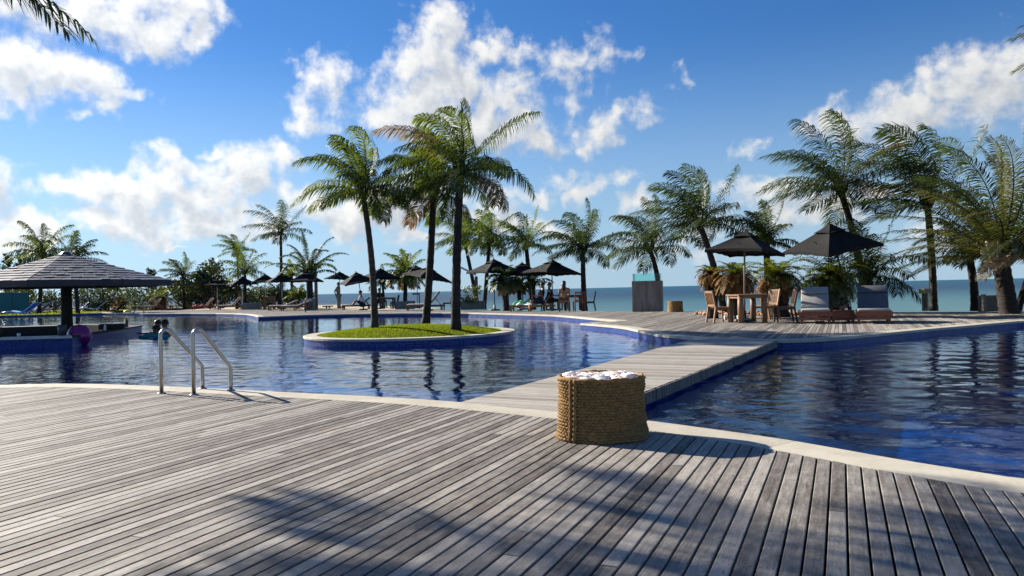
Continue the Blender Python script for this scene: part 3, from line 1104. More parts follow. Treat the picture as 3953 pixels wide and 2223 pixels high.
def frond_mesh(rng, az, el, L, wind, grav, nleaf, leafL, width, leaf_droop, mats, spread=0.85, rach=0.018, start=0.13, tipl=0.32, vee=0.10):
    ns = 12
    ds = L / ns
    d = np.array([math.cos(az) * math.cos(el), math.sin(az) * math.cos(el), math.sin(el)])
    P = [np.zeros(3)]
    D = [d.copy()]
    for i in range(ns):
        t = i / ns
        d = d + np.array([0, 0, -1.0]) * grav * (0.25 + 1.5 * t) / ns + wind * (0.2 + 1.5 * t) / ns
        d = d / np.linalg.norm(d)
        P.append(P[-1] + d * ds)
        D.append(d.copy())
    P, D = np.array(P), np.array(D)
    side0 = np.cross(D[0], UPV)
    if np.linalg.norm(side0) < 0.25:
        side0 = np.array([-math.sin(az), math.cos(az), 0])
    side = nrm(side0)
    S = []
    for i in range(ns + 1):
        side = nrm(side - D[i] * (side @ D[i]))
        S.append(side)
    S = np.array(S)
    verts, faces = [], []
    # rachis: three sided taper
    for i in range(ns + 1):
        r = rach * (1 - 0.85 * i / ns)
        up = np.cross(S[i], D[i])
        verts += [P[i] + S[i] * r, P[i] - S[i] * r, P[i] + up * r * 0.9]
    for i in range(ns):
        for k in range(3):
            a, b_ = i * 3 + k, i * 3 + (k + 1) % 3
            faces.append((a, b_, b_ + 3, a + 3))
    # leaflets
    t = start + (1 - start) * (np.arange(nleaf) + 0.5) / nleaf
    idx = np.clip(t * ns, 0, ns - 1e-4)
    i0 = idx.astype(int)
    fr = (idx - i0)[:, None]
    p = P[i0] * (1 - fr) + P[i0 + 1] * fr
    T = nrm(D[i0] * (1 - fr) + D[i0 + 1] * fr)
    Sd = nrm(S[i0] * (1 - fr) + S[i0 + 1] * fr)
    Un = np.cross(Sd, T)
    tt = t[:, None]
    prof = np.maximum(np.sin(np.pi * (0.10 + 0.86 * t)) ** 0.6, tipl)[:, None]
    for s in (-1, 1):
        jit = rng.normal(0, 0.10, (nleaf, 3))
        ll = leafL * prof * rng.uniform(0.82, 1.12, (nleaf, 1))
        ld = nrm(T * (0.22 + 0.62 * tt) + Sd * s * spread + Un * vee + jit)
        wv = nrm(T - ld * np.sum(T * ld, axis=1, keepdims=True)) * width * 0.5
        ld2 = nrm(ld + np.array([0, 0, -1.0]) * leaf_droop * rng.uniform(0.6, 1.3, (nleaf, 1)) + wind * 0.55)
        ld3 = nrm(ld2 + np.array([0, 0, -1.0]) * leaf_droop * 0.7 + wind * 0.45)
        p1 = p + ld * ll * 0.38
        p2 = p1 + ld2 * ll * 0.36
        p3 = p2 + ld3 * ll * 0.30
        base = len(verts)
        blk = np.stack([p - wv * .5, p + wv * .5, p1 - wv, p1 + wv, p2 - wv * .75, p2 + wv * .75, p3], axis=1).reshape(-1, 3)
        verts += list(blk)
        for k in range(nleaf):
            o = base + k * 7
            faces += [(o, o + 1, o + 3, o + 2), (o + 2, o + 3, o + 5, o + 4), (o + 4, o + 5, o + 6)]
    me = bpy.data.meshes.new('frond')
    me.from_pydata([tuple(v) for v in verts], [], faces)
    me.materials.append(MATS[mats])
    return me


def trunk_geo(base, top, r0, r1, bend, nseg=22, rings=True, seed=0, sides=10):
    rng = random.Random(seed)
    base, top = Vector(base), Vector(top)
    mid = (base + top) / 2 + Vector(bend)
    pts, rad = [], []
    for i in range(nseg + 1):
        t = i / nseg
        p = base * (1 - t) ** 2 + mid * 2 * t * (1 - t) + top * t * t
        flare = 1 + 0.2 * max(0, 1 - t * 9) ** 2
        r = (r0 + (r1 - r0) * t) * flare * (1 + (0.05 if (rings and i % 2) else -0.03) + rng.uniform(-.02, .02))
        pts.append(p)
        rad.append(r)
    return MB().tube(pts, rad, sides)


WIND = np.array([-0.85, 0.15, 0.05])


def palm(label, base, crown, L, seed, nf=24, wind=0.55, grav=0.9, r0=0.11, r1=0.075, bend=(0, 0, 0), leaf='palm_leaf_dark', bark='palm_bark_dark',
         nleaf=46, el_hi=82, el_lo=-22, dry=2, leafL=0.20, droop=0.55, width=0.035, group=None, name='palm_tree', boots=True, nuts=False, spear=0, mix=None, extra=(), kill=None, rach=0.018, tip=0.32, spread=0.85, shaft=None):
    base, crown = Vector(base), Vector(crown)
    rng = np.random.default_rng(seed)
    t = thing(name, label, 'palm tree', base, 0, group)
    c = crown - base
    seg = max(14, int(c.length / 0.13))
    trunk_geo((0, 0, 0), c, r0, r1, bend, min(seg, 46), True, seed).build('trunk', bark, t, True)
    # fibrous crown shaft with old leaf bases
    k = MB()
    n = 9
    for i in range(n):
        a = i * 2.4 + seed
        d = Vector((math.cos(a), math.sin(a), 1.1))
        k.tube([c + Vector((0, 0, -0.16 * L / 2.5)), c + Vector((d.x * r1 * 1.7, d.y * r1 * 1.7, 0.02 * L)), c + Vector((d.x * r1 * 2.6, d.y * r1 * 2.6, 0.13 * L))], [r1 * .75, r1 * .55, r1 * .2], 5)
    k.build('crown_shaft', shaft or bark, t, True)
    if nuts:
        for i in range(6):
            a = i * 1.05 + seed
            q = c + Vector((math.cos(a) * r1 * 2.2, math.sin(a) * r1 * 2.2, -0.10 - 0.05 * (i % 2)))
            MB().lathe([(0.01, -.09), (.06, -.05), (.075, 0), (.055, .06), (.01, .085)], 8).build('coconut', 'cycad_dry', t, True, loc=q)
    for i in range(nf):
        f = (i + 0.5) / nf
        az = i * 2.39996 + rng.uniform(-.25, .25) + seed
        el = R(el_hi + (el_lo - el_hi) * f ** 0.8 + rng.uniform(-7, 7))
        if kill and kill(az % (2 * math.pi), el):
            continue
        Lf = L * rng.uniform(0.86, 1.08) * (0.72 + 0.36 * math.sin(math.pi * min(1, 0.25 + f * 0.75)))
        mt = leaf
        if i >= nf - dry:
            mt = 'palm_leaf_dry'
        elif mix and rng.random() < mix[1]:
            mt = mix[0]
        me = frond_mesh(rng, az, el, Lf, WIND * wind * rng.uniform(.7, 1.3), grav * rng.uniform(.8, 1.2), nleaf, leafL * L, width, droop, mt, rach=rach, tipl=tip, spread=spread)
        link('frond', me, t, c)
    for (az, el, Lf, w, gr, mt) in extra:
        me = frond_mesh(rng, R(az), R(el), Lf, WIND * w, gr, nleaf, leafL * L, width, droop, mt, rach=rach)
        link('frond', me, t, c)
    for i in range(spear):
        me = frond_mesh(rng, rng.uniform(0, 6.28), R(86), L * 0.8, WIND * 0.05, 0.05, nleaf // 2, leafL * L * 0.4, width, 0.05, leaf, spread=0.25)
        link('frond', me, t, c)
    return t


def px2m(n, Y):
    return n * Y / FPX


def palm_at(label, b, c, Y, Lpx, seed, z0=None, **kw):
    """b, c: photo points of trunk foot and crown base; Y: distance"""
    base = pt(b[0], b[1], Y)
    base.z = z0 if z0 is not None else -0.06
    crown = pt(c[0], c[1], Y)
    return palm(label, base, crown, px2m(Lpx, Y), seed, **kw)


# ---- the round island with its three palms
IC, IR = V2((-2.63, 19.95)), 2.69
MOUND = 0.20


def mound(r):
    return 0.004 + MOUND * max(0.0, 1 - (r / (IR - .33)) ** 2)

isl = thing('island_planter', 'round lawn island with cream stone rim and blue mosaic wall in the pool', 'planter', (IC.x, IC.y, 0))
ring = [V2((IR * math.cos(a), IR * math.sin(a))) for a in [2 * math.pi * i / 96 for i in range(97)]]
wall_strip('tile_wall', [p * 0.99 for p in ring], FLOOR_Z, -0.035, 'pool_tile', isl)
for k in range(12):
    b = MB()
    v, f = [], []
    a0, a1 = 2 * math.pi * k / 12 + .0012, 2 * math.pi * (k + 1) / 12 - .0012
    for i in range(9):
        a = a0 + (a1 - a0) * i / 8
        for r, z in ((IR, -.035), (IR, .012), (IR - .01, .02), (IR - .33, .02), (IR - .33, -.035)):
            v.append((r * math.cos(a), r * math.sin(a), z))
    for i in range(8):
        for j in range(5):
            j2 = (j + 1) % 5
            f.append((i * 5 + j, i * 5 + 5 + j, i * 5 + 5 + j2, i * 5 + j2))
    f += [(0, 1, 2, 3, 4), (44, 43, 42, 41, 40)]
    b.add(v, f).build('coping_stone', 'coping_stone', isl)
soil = MB()
v, f = [(0, 0, mound(0))], []
for j in range(1, 7):
    r = (IR - .325) * j / 6
    for i in range(48):
        a = 2 * math.pi * i / 48
        v.append((r * math.cos(a), r * math.sin(a), mound(r) - .004))
for i in range(48):
    f.append((0, 1 + i, 1 + (i + 1) % 48))
for j in range(5):
    for i in range(48):
        a, b_ = 1 + j * 48 + i, 1 + j * 48 + (i + 1) % 48
        f.append((a, a + 48, b_ + 48, b_))
soil.add(v, f).build('soil_bed', 'grass_blade', isl, True)


def grass_patch(name, label, pts, hmin, hmax, w, rng, cat='grass'):
    n = len(pts)
    V = np.zeros((n, 3, 3))
    a = rng.uniform(0, 2 * math.pi, n)
    h = rng.uniform(hmin, hmax, n)
    dx, dy = np.cos(a) * w, np.sin(a) * w
    lean = rng.normal(0, 0.35, (n, 2)) * h[:, None]
    V[:, 0] = pts - np.stack([dx, dy, np.zeros(n)], 1)
    V[:, 1] = pts + np.stack([dx, dy, np.zeros(n)], 1)
    V[:, 2] = pts + np.stack([lean[:, 0], lean[:, 1], h], 1)
    me = bpy.data.meshes.new(name)
    me.from_pydata([tuple(p) for p in V.reshape(-1, 3)], [], [(3 * i, 3 * i + 1, 3 * i + 2) for i in range(n)])
    me.materials.append(MATS['grass_blade'])
    o = link(name, me)
    return tag(o, label, cat, kind='stuff')


rg = np.random.default_rng(5)
n = 34000
rr = np.sqrt(rg.uniform(0, 1, n)) * (IR - .34)
aa = rg.uniform(0, 2 * math.pi, n)
gp = np.stack([IC.x + rr * np.cos(aa), IC.y + rr * np.sin(aa), 0.002 + MOUND * np.clip(1 - (rr / (IR - .33)) ** 2, 0, 1)], 1)
grass_patch('lawn_grass', 'bright green mown grass covering the round pool island', gp, 0.012, 0.028, 0.009, rg)

G3 = 'palms on the pool island'
palm_at('left coconut palm of the three on the pool island, leaning trunk', (1446.6, 1270), (1400, 745), 19.5, 290, 21, z0=0.12, nf=19, wind=0.95, grav=1.45, leaf='palm_leaf', bark='palm_bark', bend=(0.15, 0, 0), nleaf=62, dry=0, r0=.092, r1=.066, group=G3, leafL=.29, droop=1.4, spear=1, width=.026, el_lo=-4)
palm_at('middle coconut palm of the three on the pool island, set furthest back', (1643, 1254), (1673, 742), 21.0, 300, 22, z0=0.12, nf=19, wind=1.25, grav=1.5, leaf='palm_leaf', bark='palm_bark_dark', bend=(0.05, 0, 0), nleaf=62, dry=1, r0=.108, r1=.082, group=G3, leafL=.30, droop=1.5, width=.026, el_lo=-10)
palm_at('right coconut palm of the three on the pool island, tallest straight trunk', (1760, 1272), (1779, 668), 18.9, 345, 23, z0=0.08, nf=20, wind=1.1, grav=1.4, leaf='palm_leaf', bark='palm_bark_dark', bend=(-0.07, 0, 0), nleaf=64, dry=1, r0=.12, r1=.085, group=G3, leafL=.28, droop=1.4, spear=1, width=.026, el_lo=-8, mix=('palm_leaf_dry', .05))

# ---- palms along the terrace and the beach
GB = 'palms along the beach'
palm_at('windswept coconut palm just right of the dark island trunks, crown above the woman', (2258, 1195), (2250, 965), 37.5, 205, 31, wind=0.96, grav=1.15, nf=19, bend=(-.05, 0, 0), r0=.14, r1=.11, group=GB, leafL=.29, nleaf=44, width=0.041, droop=1.02, el_lo=-4, dry=0)
palm_at('coconut palm growing out of the tall concrete planter', (2541, 1086), (2508, 962), 33.0, 233, 32, z0=1.15, wind=0.96, grav=1.32, nf=18, bend=(.1, 0, 0), r0=.12, r1=.09, group=GB, leafL=.29, nleaf=42, width=0.037, droop=1.15, el_lo=-4, dry=0)
palm_at('tall coconut palm left of the terrace parasol with one long frond to the right', (2795, 1170), (2701, 868), 30.0, 267, 33, wind=1.31, grav=1.09, nf=22, bend=(.2, 0, 0), r0=.14, r1=.11, group=GB, leafL=.29, nleaf=46, width=0.037, droop=0.96, extra=((5, 22, 2.5, .0, 1.1, 'palm_leaf_dark'),), el_lo=-4, dry=0)
palm_at('dark bushy palm behind the left terrace parasol', (2968, 1180), (2958, 935), 30.5, 170, 34, wind=0.86, grav=1.04, nf=19, r0=.14, r1=.12, group=GB, leafL=.3, nleaf=42, width=0.037, droop=0.96, el_lo=-4, dry=0)
palm_at('tall leaning coconut palm above the right terrace parasol', (3345, 1160), (3246, 738), 29.0, 330, 35, wind=1.13, grav=1.09, nf=22, bend=(.25, 0, 0), r0=.15, r1=.11, group=GB, leafL=.29, nleaf=50, width=0.037, droop=0.96, mix=('palm_leaf_dry', .06), el_lo=-4, dry=0)
palm_at('windswept palm with straight grey trunk beside the timber post', (3605, 1198), (3580, 790), 28.0, 376, 36, wind=1.82, grav=0.92, nf=21, bend=(.08, 0, 0), r0=.13, r1=.11, bark='palm_bark', group=GB, leafL=.29, nleaf=50, width=0.041, droop=0.77, el_lo=-4, dry=0)
palm_at('big date palm with pale leaf bases and shaggy grey green fronds at right', (3897, 1198), (3862, 1000), 23.0, 530, 37, wind=0.95, grav=.95, nf=46, r0=.26, r1=.22, bark='palm_bark_dark', leaf='date_leaf', group=GB, leafL=.13, nleaf=72, width=.032, droop=.55, el_lo=2, dry=3, spear=1, mix=('palm_leaf_dark', .25), rach=.03, shaft='palm_boots')
palm_at('small palm with curved dark trunk between timber post and date palm', (3764, 1198), (3736, 968), 27.0, 216, 38, wind=0.70, grav=1.27, nf=14, bend=(.12, 0, 0), r0=.14, r1=.12, group=GB, leafL=.29, nleaf=40, width=0.037, droop=0.96, el_lo=-4, dry=0)
palm_at('low spreading palm right of the right terrace parasol', (3362, 1190), (3355, 1062), 27.0, 279, 39, wind=0.43, grav=1.15, nf=16, r0=.13, r1=.12, group=GB, leafL=.29, nleaf=42, width=0.037, droop=0.96, el_lo=-4, dry=0)
palm_at('slim palm with slanting trunk at the right edge behind the slatted bin', (3925, 1198), (4010, 960), 25.5, 273, 40, wind=0.86, grav=1.15, nf=14, r0=.12, r1=.1, group=GB, leafL=.29, nleaf=38, width=0.033, droop=0.96, el_lo=-4, dry=0)
palm('palm hanging a frond tip into the right edge of the sky', (17.2, 22.4, -0.06), pt(4265, 225, 22.0), 2.6, 41, nf=18, wind=.72, grav=1.3, group=GB, leafL=.26, nleaf=46, el_lo=-10, leaf='date_leaf', dry=1, r0=.14, r1=.1)
palm('palm hanging long leaflets into the top left corner of the sky', (-8.3, 0.2, -0.06), (-7.55, 7.6, 4.65), 2.9, 42, nf=30, wind=.02, grav=1.0, group=GB, leafL=.24, nleaf=60, r0=.12, r1=.08, bend=(0, 1.5, -1.0), el_lo=2, leaf='palm_leaf_dark', bark='palm_bark', droop=.9, dry=0, width=.034,
     kill=lambda a, e: R(150) < a < R(270) or a > R(345) or a < R(40), extra=((1, 6, 3.5, 0, 1.1, 'palm_leaf_dark'), (8, 7, 3.5, 0, 1.05, 'palm_leaf_dark')))
palm_at('slim palm left of the sloping beam with yellow green crown', (1846, 1172), (1795, 935), 48, 165, 43, wind=0.96, grav=1.15, nf=18, r0=.13, r1=.1, leaf='palm_leaf', group=GB, leafL=.29, nleaf=36, width=0.049, droop=0.96, el_lo=-4, dry=0)
palm_at('broad yellow green palm behind the parasol right of the island', (1868, 1192), (1890, 935), 45, 170, 44, wind=1.04, grav=1.21, nf=21, r0=.13, r1=.1, leaf='palm_leaf', group=GB, leafL=.29, nleaf=36, width=0.049, droop=1.02, el_lo=-4, dry=0)
palm_at('leaning palm behind the middle of three parasols near the dining group', (2056, 1196), (2031, 950), 43, 153, 45, wind=0.78, grav=1.15, nf=18, r0=.14, r1=.11, leaf='palm_leaf', group=GB, leafL=.29, nleaf=34, width=0.045, spear=1, droop=0.96, el_lo=-4, dry=0)
palm_at('short shaggy palm with thick dark trunk under the terrace parasols', (1955, 1193), (1948, 1085), 39, 90, 46, wind=0.29, grav=2.03, nf=24, r0=.17, r1=.15, group=GB, leafL=.3, nleaf=30, width=.05, droop=0.96, el_lo=-22, dry=4)
palm_at('small dark palm between shaggy palm and leaning palm', (2006, 1194), (2004, 1108), 41, 60, 47, wind=0.29, grav=1.89, nf=18, r0=.13, r1=.12, group=GB, leafL=.3, nleaf=26, width=.05, droop=0.96, el_lo=-22, dry=4)
palm_at('low green palm left of the seated diners', (2062, 1194), (2058, 1092), 42, 88, 48, wind=0.00, grav=1.50, nf=14, r0=.12, r1=.1, group=GB, leafL=.3, nleaf=28, width=0.041, droop=0.96, el_lo=-4, dry=0)
palm_at('bushy palm in the grey planter between the island trunks', (1563, 1166), (1566, 1060), 53, 112, 49, wind=0.36, grav=1.35, nf=26, r0=.15, r1=.13, leaf='palm_leaf', group=GB, leafL=.29, nleaf=34, width=.06, droop=0.96, el_lo=-22, dry=4)
palm_at('thin low palm left of the planter behind the table', (1482, 1192), (1478, 1095), 54, 79, 50, wind=0.52, grav=1.38, nf=13, r0=.1, r1=.08, group=GB, leafL=.29, nleaf=26, width=0.049, droop=0.96, el_lo=-4, dry=0)
palm_at('tall lone palm left of the island with dark windblown head', (1087, 1192), (1084, 900), 64, 148, 51, wind=0.86, grav=0.92, nf=16, r0=.14, r1=.10, group=GB, leafL=.29, nleaf=36, width=0.049, nuts=True, droop=0.96, el_lo=-4, dry=0)
palm_at('slim palm left of the tall lone palm', (926, 1192), (915, 970), 75, 91, 52, wind=1.31, grav=1.15, nf=14, r0=.12, r1=.09, leaf='palm_leaf', group=GB, leafL=.29, nleaf=28, width=0.061, droop=0.96, el_lo=-4, dry=0)
palm_at('short palm below the slim palm behind the left parasols', (946, 1192), (945, 1050), 68, 119, 53, wind=0.52, grav=1.15, nf=16, r0=.16, r1=.13, leaf='palm_leaf', group=GB, leafL=.29, nleaf=30, width=0.057, droop=0.96, el_lo=-4, dry=0)
palm_at('windblown palm just right of the shingled roof', (712, 1192), (705, 1060), 72, 96, 54, wind=1.31, grav=0.80, nf=14, r0=.14, r1=.12, group=GB, leafL=.29, nleaf=30, width=0.057, droop=0.96, el_lo=-4, dry=0)
palm_at('small yellow green palm peeking above the parasol cluster', (1128, 1192), (1126, 1062), 68, 70, 55, wind=0.35, grav=1.15, nf=13, r0=.13, r1=.11, leaf='palm_leaf', group=GB, leafL=.29, nleaf=24, width=0.061, droop=0.96, el_lo=-4, dry=0)
palm_at('low palm behind the high bar table', (1076, 1192), (1078, 1150), 65, 77, 56, wind=0.26, grav=1.04, nf=13, r0=.13, r1=.12, group=GB, leafL=.29, nleaf=26, width=0.057, droop=0.96, el_lo=-4, dry=0)
palm_at('low palm left of the thick planter column', (1150, 1192), (1152, 1140), 62, 62, 57, wind=0.17, grav=1.15, nf=13, r0=.12, r1=.1, leaf='palm_leaf', group=GB, leafL=.3, nleaf=26, width=0.057, droop=0.96, el_lo=-4, dry=0)
palm_at('yellow green palm behind the top of the shingled roof', (150, 1190), (165, 985), 62, 153, 58, wind=0.52, grav=1.38, nf=19, r0=.16, r1=.13, leaf='palm_leaf', group=GB, leafL=.29, nleaf=34, width=0.066, droop=1.15, el_lo=-4, dry=0)
palm_at('dark palm behind the right slope of the shingled roof', (300, 1190), (288, 1008), 60, 134, 59, wind=-0.43, grav=1.27, nf=18, r0=.16, r1=.13, group=GB, leafL=.29, nleaf=32, width=0.057, droop=0.96, el_lo=-4, dry=0)
palm_at('low palm under the parasol beside the left loungers', (915, 1192), (913, 1120), 66, 65, 60, wind=0.14, grav=1.62, nf=18, r0=.14, r1=.12, group=GB, leafL=.3, nleaf=24, width=.07, droop=0.96, el_lo=-22, dry=4)
# arching palm in its stone tub
palm_at('arching palm with long bare curved fronds standing in a stone tub', (1197, 1170), (1195, 1062), 56.5, 185, 61, z0=.45, wind=-0.07, grav=1.55, nf=17, r0=.24, r1=.2, group=GB, leafL=.13, nleaf=46, width=.06, droop=1.0, el_hi=80, el_lo=25, dry=0, rach=.05, tip=.5)


def cycad(label, base, H, L, seed, nf=46, dry_from=0.45, trunk_r=0.24, leaf='cycad_leaf', nl=26, el_lo=-38):
    rng = np.random.default_rng(seed)
    t = thing('cycad', label, 'cycad', base, 0, 'cycads')
    b = MB()
    pr = [(trunk_r * 1.15, 0)]
    for i in range(1, 13):
        pr.append((trunk_r * (1.04 if i % 2 else .94), H * i / 12))
    b.lathe(pr, 14).build('trunk', 'palm_bark_dark', t, True)
    for i in range(nf):
        f = (i + .5) / nf
        el = R(58 + (el_lo - 58) * f ** .85 + rng.uniform(-6, 6))
        mt = leaf if f < dry_from + rng.uniform(-.1, .1) else 'cycad_dry'
        me = frond_mesh(rng, i * 2.39996 + seed, el, L * rng.uniform(.85, 1.1), WIND * .12, 1.9 if f > .3 else 1.3, nl, L * .22, .03, .35, mt, spread=.8, rach=.014, start=.1)
        link('frond', me, t, (0, 0, H))
    return t


cycad('leftmost cycad of the terrace row, brown drooping skirt over a leaning clump', pt(2722, 0, 24.6).xy.to_3d() + Vector((0, 0, -.02)), 1.42, 0.62, 71, 54, .2, .18)
cycad('second cycad of the terrace row, green top over an orange brown skirt', pt(2815, 0, 23.9).xy.to_3d() + Vector((0, 0, -.02)), 1.36, 0.82, 72, 62, .30, .22)
cycad('third cycad of the terrace row, behind the slatted chair', pt(2975, 0, 24.4).xy.to_3d() + Vector((0, 0, -.02)), 1.36, 1.0, 73, 62, .48, .34)
cycad('rightmost and greenest cycad of the terrace row, behind the left cushioned lounger', pt(3175, 0, 23.9).xy.to_3d() + Vector((0, 0, -.02)), 1.30, 1.25, 74, 62, .80, .30)
cycad('far cycad beneath the leftmost black parasol', at(620, 1193, 0), 1.15, 1.5, 75, 44, .5, .45, nl=18)
cycad('far cycad in the shade right of the bar column', at(470, 1193, 0), 1.2, 1.5, 76, 44, .2, .4, nl=18)


def leaf_crown(rng, n, fn, size, m, name='crown', parent=None):
    """n small leaf faces at points from fn()"""
    P = np.array([fn() for _ in range(n)])
    a = nrm(rng.normal(size=(n, 3)))
    b = nrm(np.cross(a, rng.normal(size=(n, 3))))
    s = size * rng.uniform(.6, 1.4, (n, 1))
    V = np.stack([P - a * s, P + b * s * .45, P + a * s, P - b * s * .45], 1).reshape(-1, 3)
    me = bpy.data.meshes.new(name)
    me.from_pydata([tuple(v) for v in V], [], [(4 * i, 4 * i + 1, 4 * i + 2, 4 * i + 3) for i in range(n)])
    me.materials.append(MATS[m])
    return link(name, me, parent)


def bush(label, base, w, h, seed, n=900, size=.10, m='shrub_leaf', name='shrub', cat='shrub', trunk_h=0.0, clumps=9, group='shrubs behind the loungers'):
    rng = np.random.default_rng(seed)
    t = thing(name, label, cat, base, 0, group)
    cl = []
    for i in range(clumps):
        x, y = rng.normal(0, w * .28), rng.normal(0, w * .25)
        z = trunk_h + (h - trunk_h) * rng.uniform(.15, .9)
        cl.append((np.array([x, y, z]), w * rng.uniform(.13, .25)))
        q = cl[-1][0]
        MB().tube([(0, 0, 0), (q[0] * .3, q[1] * .3, max(.1, trunk_h * .7)), tuple(q)], [.05 * h / 2 + .02, .04 * h / 2 + .01, .01], 5).build('stem', 'palm_bark_dark', t)
    def fn():
        c, r = cl[rng.integers(len(cl))]
        d = rng.normal(size=3)
        d /= np.linalg.norm(d)
        p = c + d * r * rng.uniform(.35, 1.05) * np.array([1.15, 1.15, .85])
        p[2] = max(p[2], .04)
        return p
    leaf_crown(rng, n, fn, size, m, 'crown', t)
    return t


BU = [(30, 1188, 66, 5.0, 2.2, 'dark shrub at the far left beneath the roof'), (130, 1186, 70, 4.5, 2.6, 'shrub left of the bar column, under the eave'), (330, 1186, 70, 4.5, 2.4, 'shrub between bar column and blue loungers'),
      (420, 1188, 68, 4, 2.1, 'shrub right of the blue loungers below the eave'), (530, 1186, 74, 5, 1.7, 'shrub behind the far left cycads'), (760, 1184, 76, 4.0, 1.6, 'low shrub behind the second parasol'),
      (860, 1184, 72, 4.2, 1.8, 'low shrub under the third parasol from the roof'), (990, 1184, 72, 4, 1.7, 'low shrub left of the high bar table'), (1060, 1186, 74, 4.5, 1.5, 'low shrub right of the high bar table'), (1140, 1186, 68, 3.0, 1.3, 'low shrub left of the thick planter column')]
for i, (x, y, Y, w, h, lb) in enumerate(BU):
    q = pt(x, y, Y)
    q.z = -.02
    bush(lb, q, w, h, 200 + i, 1900, .11)
q = pt(785, 0, 71); q.z = 0
bush('leafy broadleaf tree between the windblown palm and the slim palm', q, 4.4, 4.2, 231, 2600, .16, 'shrub_leaf', 'broadleaf_tree', 'tree', .9, 14, None)
q = pt(690, 0, 75); q.z = 0
bush('light green low tree just right of the roof edge', q, 4.2, 3.1, 232, 1800, .16, 'shrub_leaf', 'broadleaf_tree', 'tree', .5, 12, None)
for i, (x, Y, h, lb) in enumerate([(8, 88, 6.6, 'feathery pine at the far left edge above the roof'), (60, 92, 6.4, 'feathery pine beside the palm above the roof'), (560, 95, 4.6, 'spindly pine tip showing above the right roof slope')]):
    rng = np.random.default_rng(300 + i)
    q = pt(x, 0, Y); q.z = 0
    t = thing('pine_tree', lb, 'tree', q, 0, 'pines behind the roof')
    MB().tube([(0, 0, 0), (.1, 0, h * .5), (0, 0, h)], [.16, .1, .02], 6).build('trunk', 'palm_bark_dark', t)
    nb = 26
    br = []
    for k in range(nb):
        z = h * (.25 + .72 * k / nb)
        a = k * 2.4
        br.append((np.array([0, 0, z]), np.array([math.cos(a), math.sin(a), .55]) * (1 - .75 * k / nb) * 1.5))
    def fnp():
        o, d = br[rng.integers(nb)]
        return o + d * rng.uniform(.1, 1) + rng.normal(0, .10, 3)
    leaf_crown(rng, 1500, fnp, .13, 'pine_leaf', 'crown', t)

# planter shrubs
def planter_box(name, label, base, w, d, h, rz=0.0, m='planter_grey', shrub=None, group=None, seed=0):
    t = thing(name, label, 'planter', base, rz, group)
    th = .06
    b = MB()
    b.box(-w / 2, -d / 2, 0, w / 2, -d / 2 + th, h)
    b.build('front_panel', m, t, bevel=.008)
    MB().box(-w / 2, d / 2 - th, 0, w / 2, d / 2, h).build('back_panel', m, t, bevel=.008)
    MB().box(-w / 2 + .002, -d / 2 + th, 0, -w / 2 + th, d / 2 - th, h - .002).build('side_panel', m, t)
    MB().box(w / 2 - th, -d / 2 + th, 0, w / 2 - .002, d / 2 - th, h - .002).build('side_panel', m, t)
    MB().box(-w / 2 + th, -d / 2 + th, h - .1, w / 2 - th, d / 2 - th, h - .07).build('soil_bed', 'soil', t)
    return t

# ------------------------------------------------------------------ pool handrails
def handrail(label, b0, b1):
    p0, p1 = at(*b0), at(*b1)
    d = (p1 - p0)
    run = d.length - .03
    t = thing('pool_handrail', label, 'handrail', p0, math.atan2(d.y, d.x), 'pool handrails')
    pts = [(0, 0, 0), (0, 0, .30), (0.0, 0, .60)]
    for k in range(1, 8):
        a = math.pi - k / 7 * R(140)
        pts.append((.065 + .065 * math.cos(a), 0, .625 + .075 * math.sin(a)))
    x0_, z0_ = pts[-1][0], pts[-1][2]
    for k in (.15, .4, .65, .9, .96):
        pts.append((x0_ + (run - .004 - x0_) * k, 0, z0_ + (.262 - z0_) * k))
    pts += [(run - .003, 0, .255), (run, 0, .235), (run, 0, .1), (run, 0, 0)]
    MB().tube(pts, .021, 14).build('rail', 'steel', t, True)
    for x in (0, run):
        MB().lathe([(.045, 0.001), (.045, .006), (.035, .012), (.024, .016)], 18, (x, 0, 0)).build('flange', 'steel', t, True)
    return t


handrail('brushed steel pool handrail, left of the pair', (624, 1519), (792, 1499))
handrail('brushed steel pool handrail, right of the pair', (748.5, 1524.6), (901, 1506))

# ------------------------------------------------------------------ towel baskets
def basket_mesh(r0, r1, h, rows, bumps, sub=5, angn=None):
    angn = angn or bumps * 3
    v, f = [], []
    nz = rows * sub
    for i in range(nz + 1):
        z = h * i / nz
        row = i / sub
        k = min(int(row), rows - 1)
        prof = abs(math.sin(math.pi * (row - k))) ** .6 if i < nz else 0
        R0 = r0 + (r1 - r0) * (i / nz) + .012 * math.sin(i / nz * math.pi) * -1 + (.010 * max(0, 1 - i / nz * 6))
        for a in range(angn):
            th = 2 * math.pi * a / angn
            ph = th * bumps + (math.pi if k % 2 else 0) + 0.9 * (row - k)
            bump = (.5 + .5 * math.sin(ph)) ** .8
            wob = .006 * math.sin(3 * th + 1.3) + .004 * math.sin(7 * th + row * .4) + .003 * math.sin(11 * th + k * 1.7)
            r = R0 + wob + prof * (.004 + .021 * bump)
            v.append((r * math.cos(th), r * math.sin(th), z + .003 * math.sin(5 * th + k)))
    for i in range(nz):
        for a in range(angn):
            a2 = (a + 1) % angn
            f.append((i * angn + a, i * angn + a2, (i + 1) * angn + a2, (i + 1) * angn + a))
    # inner wall
    o = len(v)
    for z in (h, h * .55):
        for a in range(angn):
            th = 2 * math.pi * a / angn
            v.append(((r1 - .02) * math.cos(th), (r1 - .02) * math.sin(th), z))
    for a in range(angn):
        a2 = (a + 1) % angn
        f.append((nz * angn + a, nz * angn + a2, o + a2, o + a))
        f.append((o + a, o + a2, o + angn + a2, o + angn + a))
    f.append(tuple(o + angn + a for a in range(angn)))
    return MB().add(v, f)


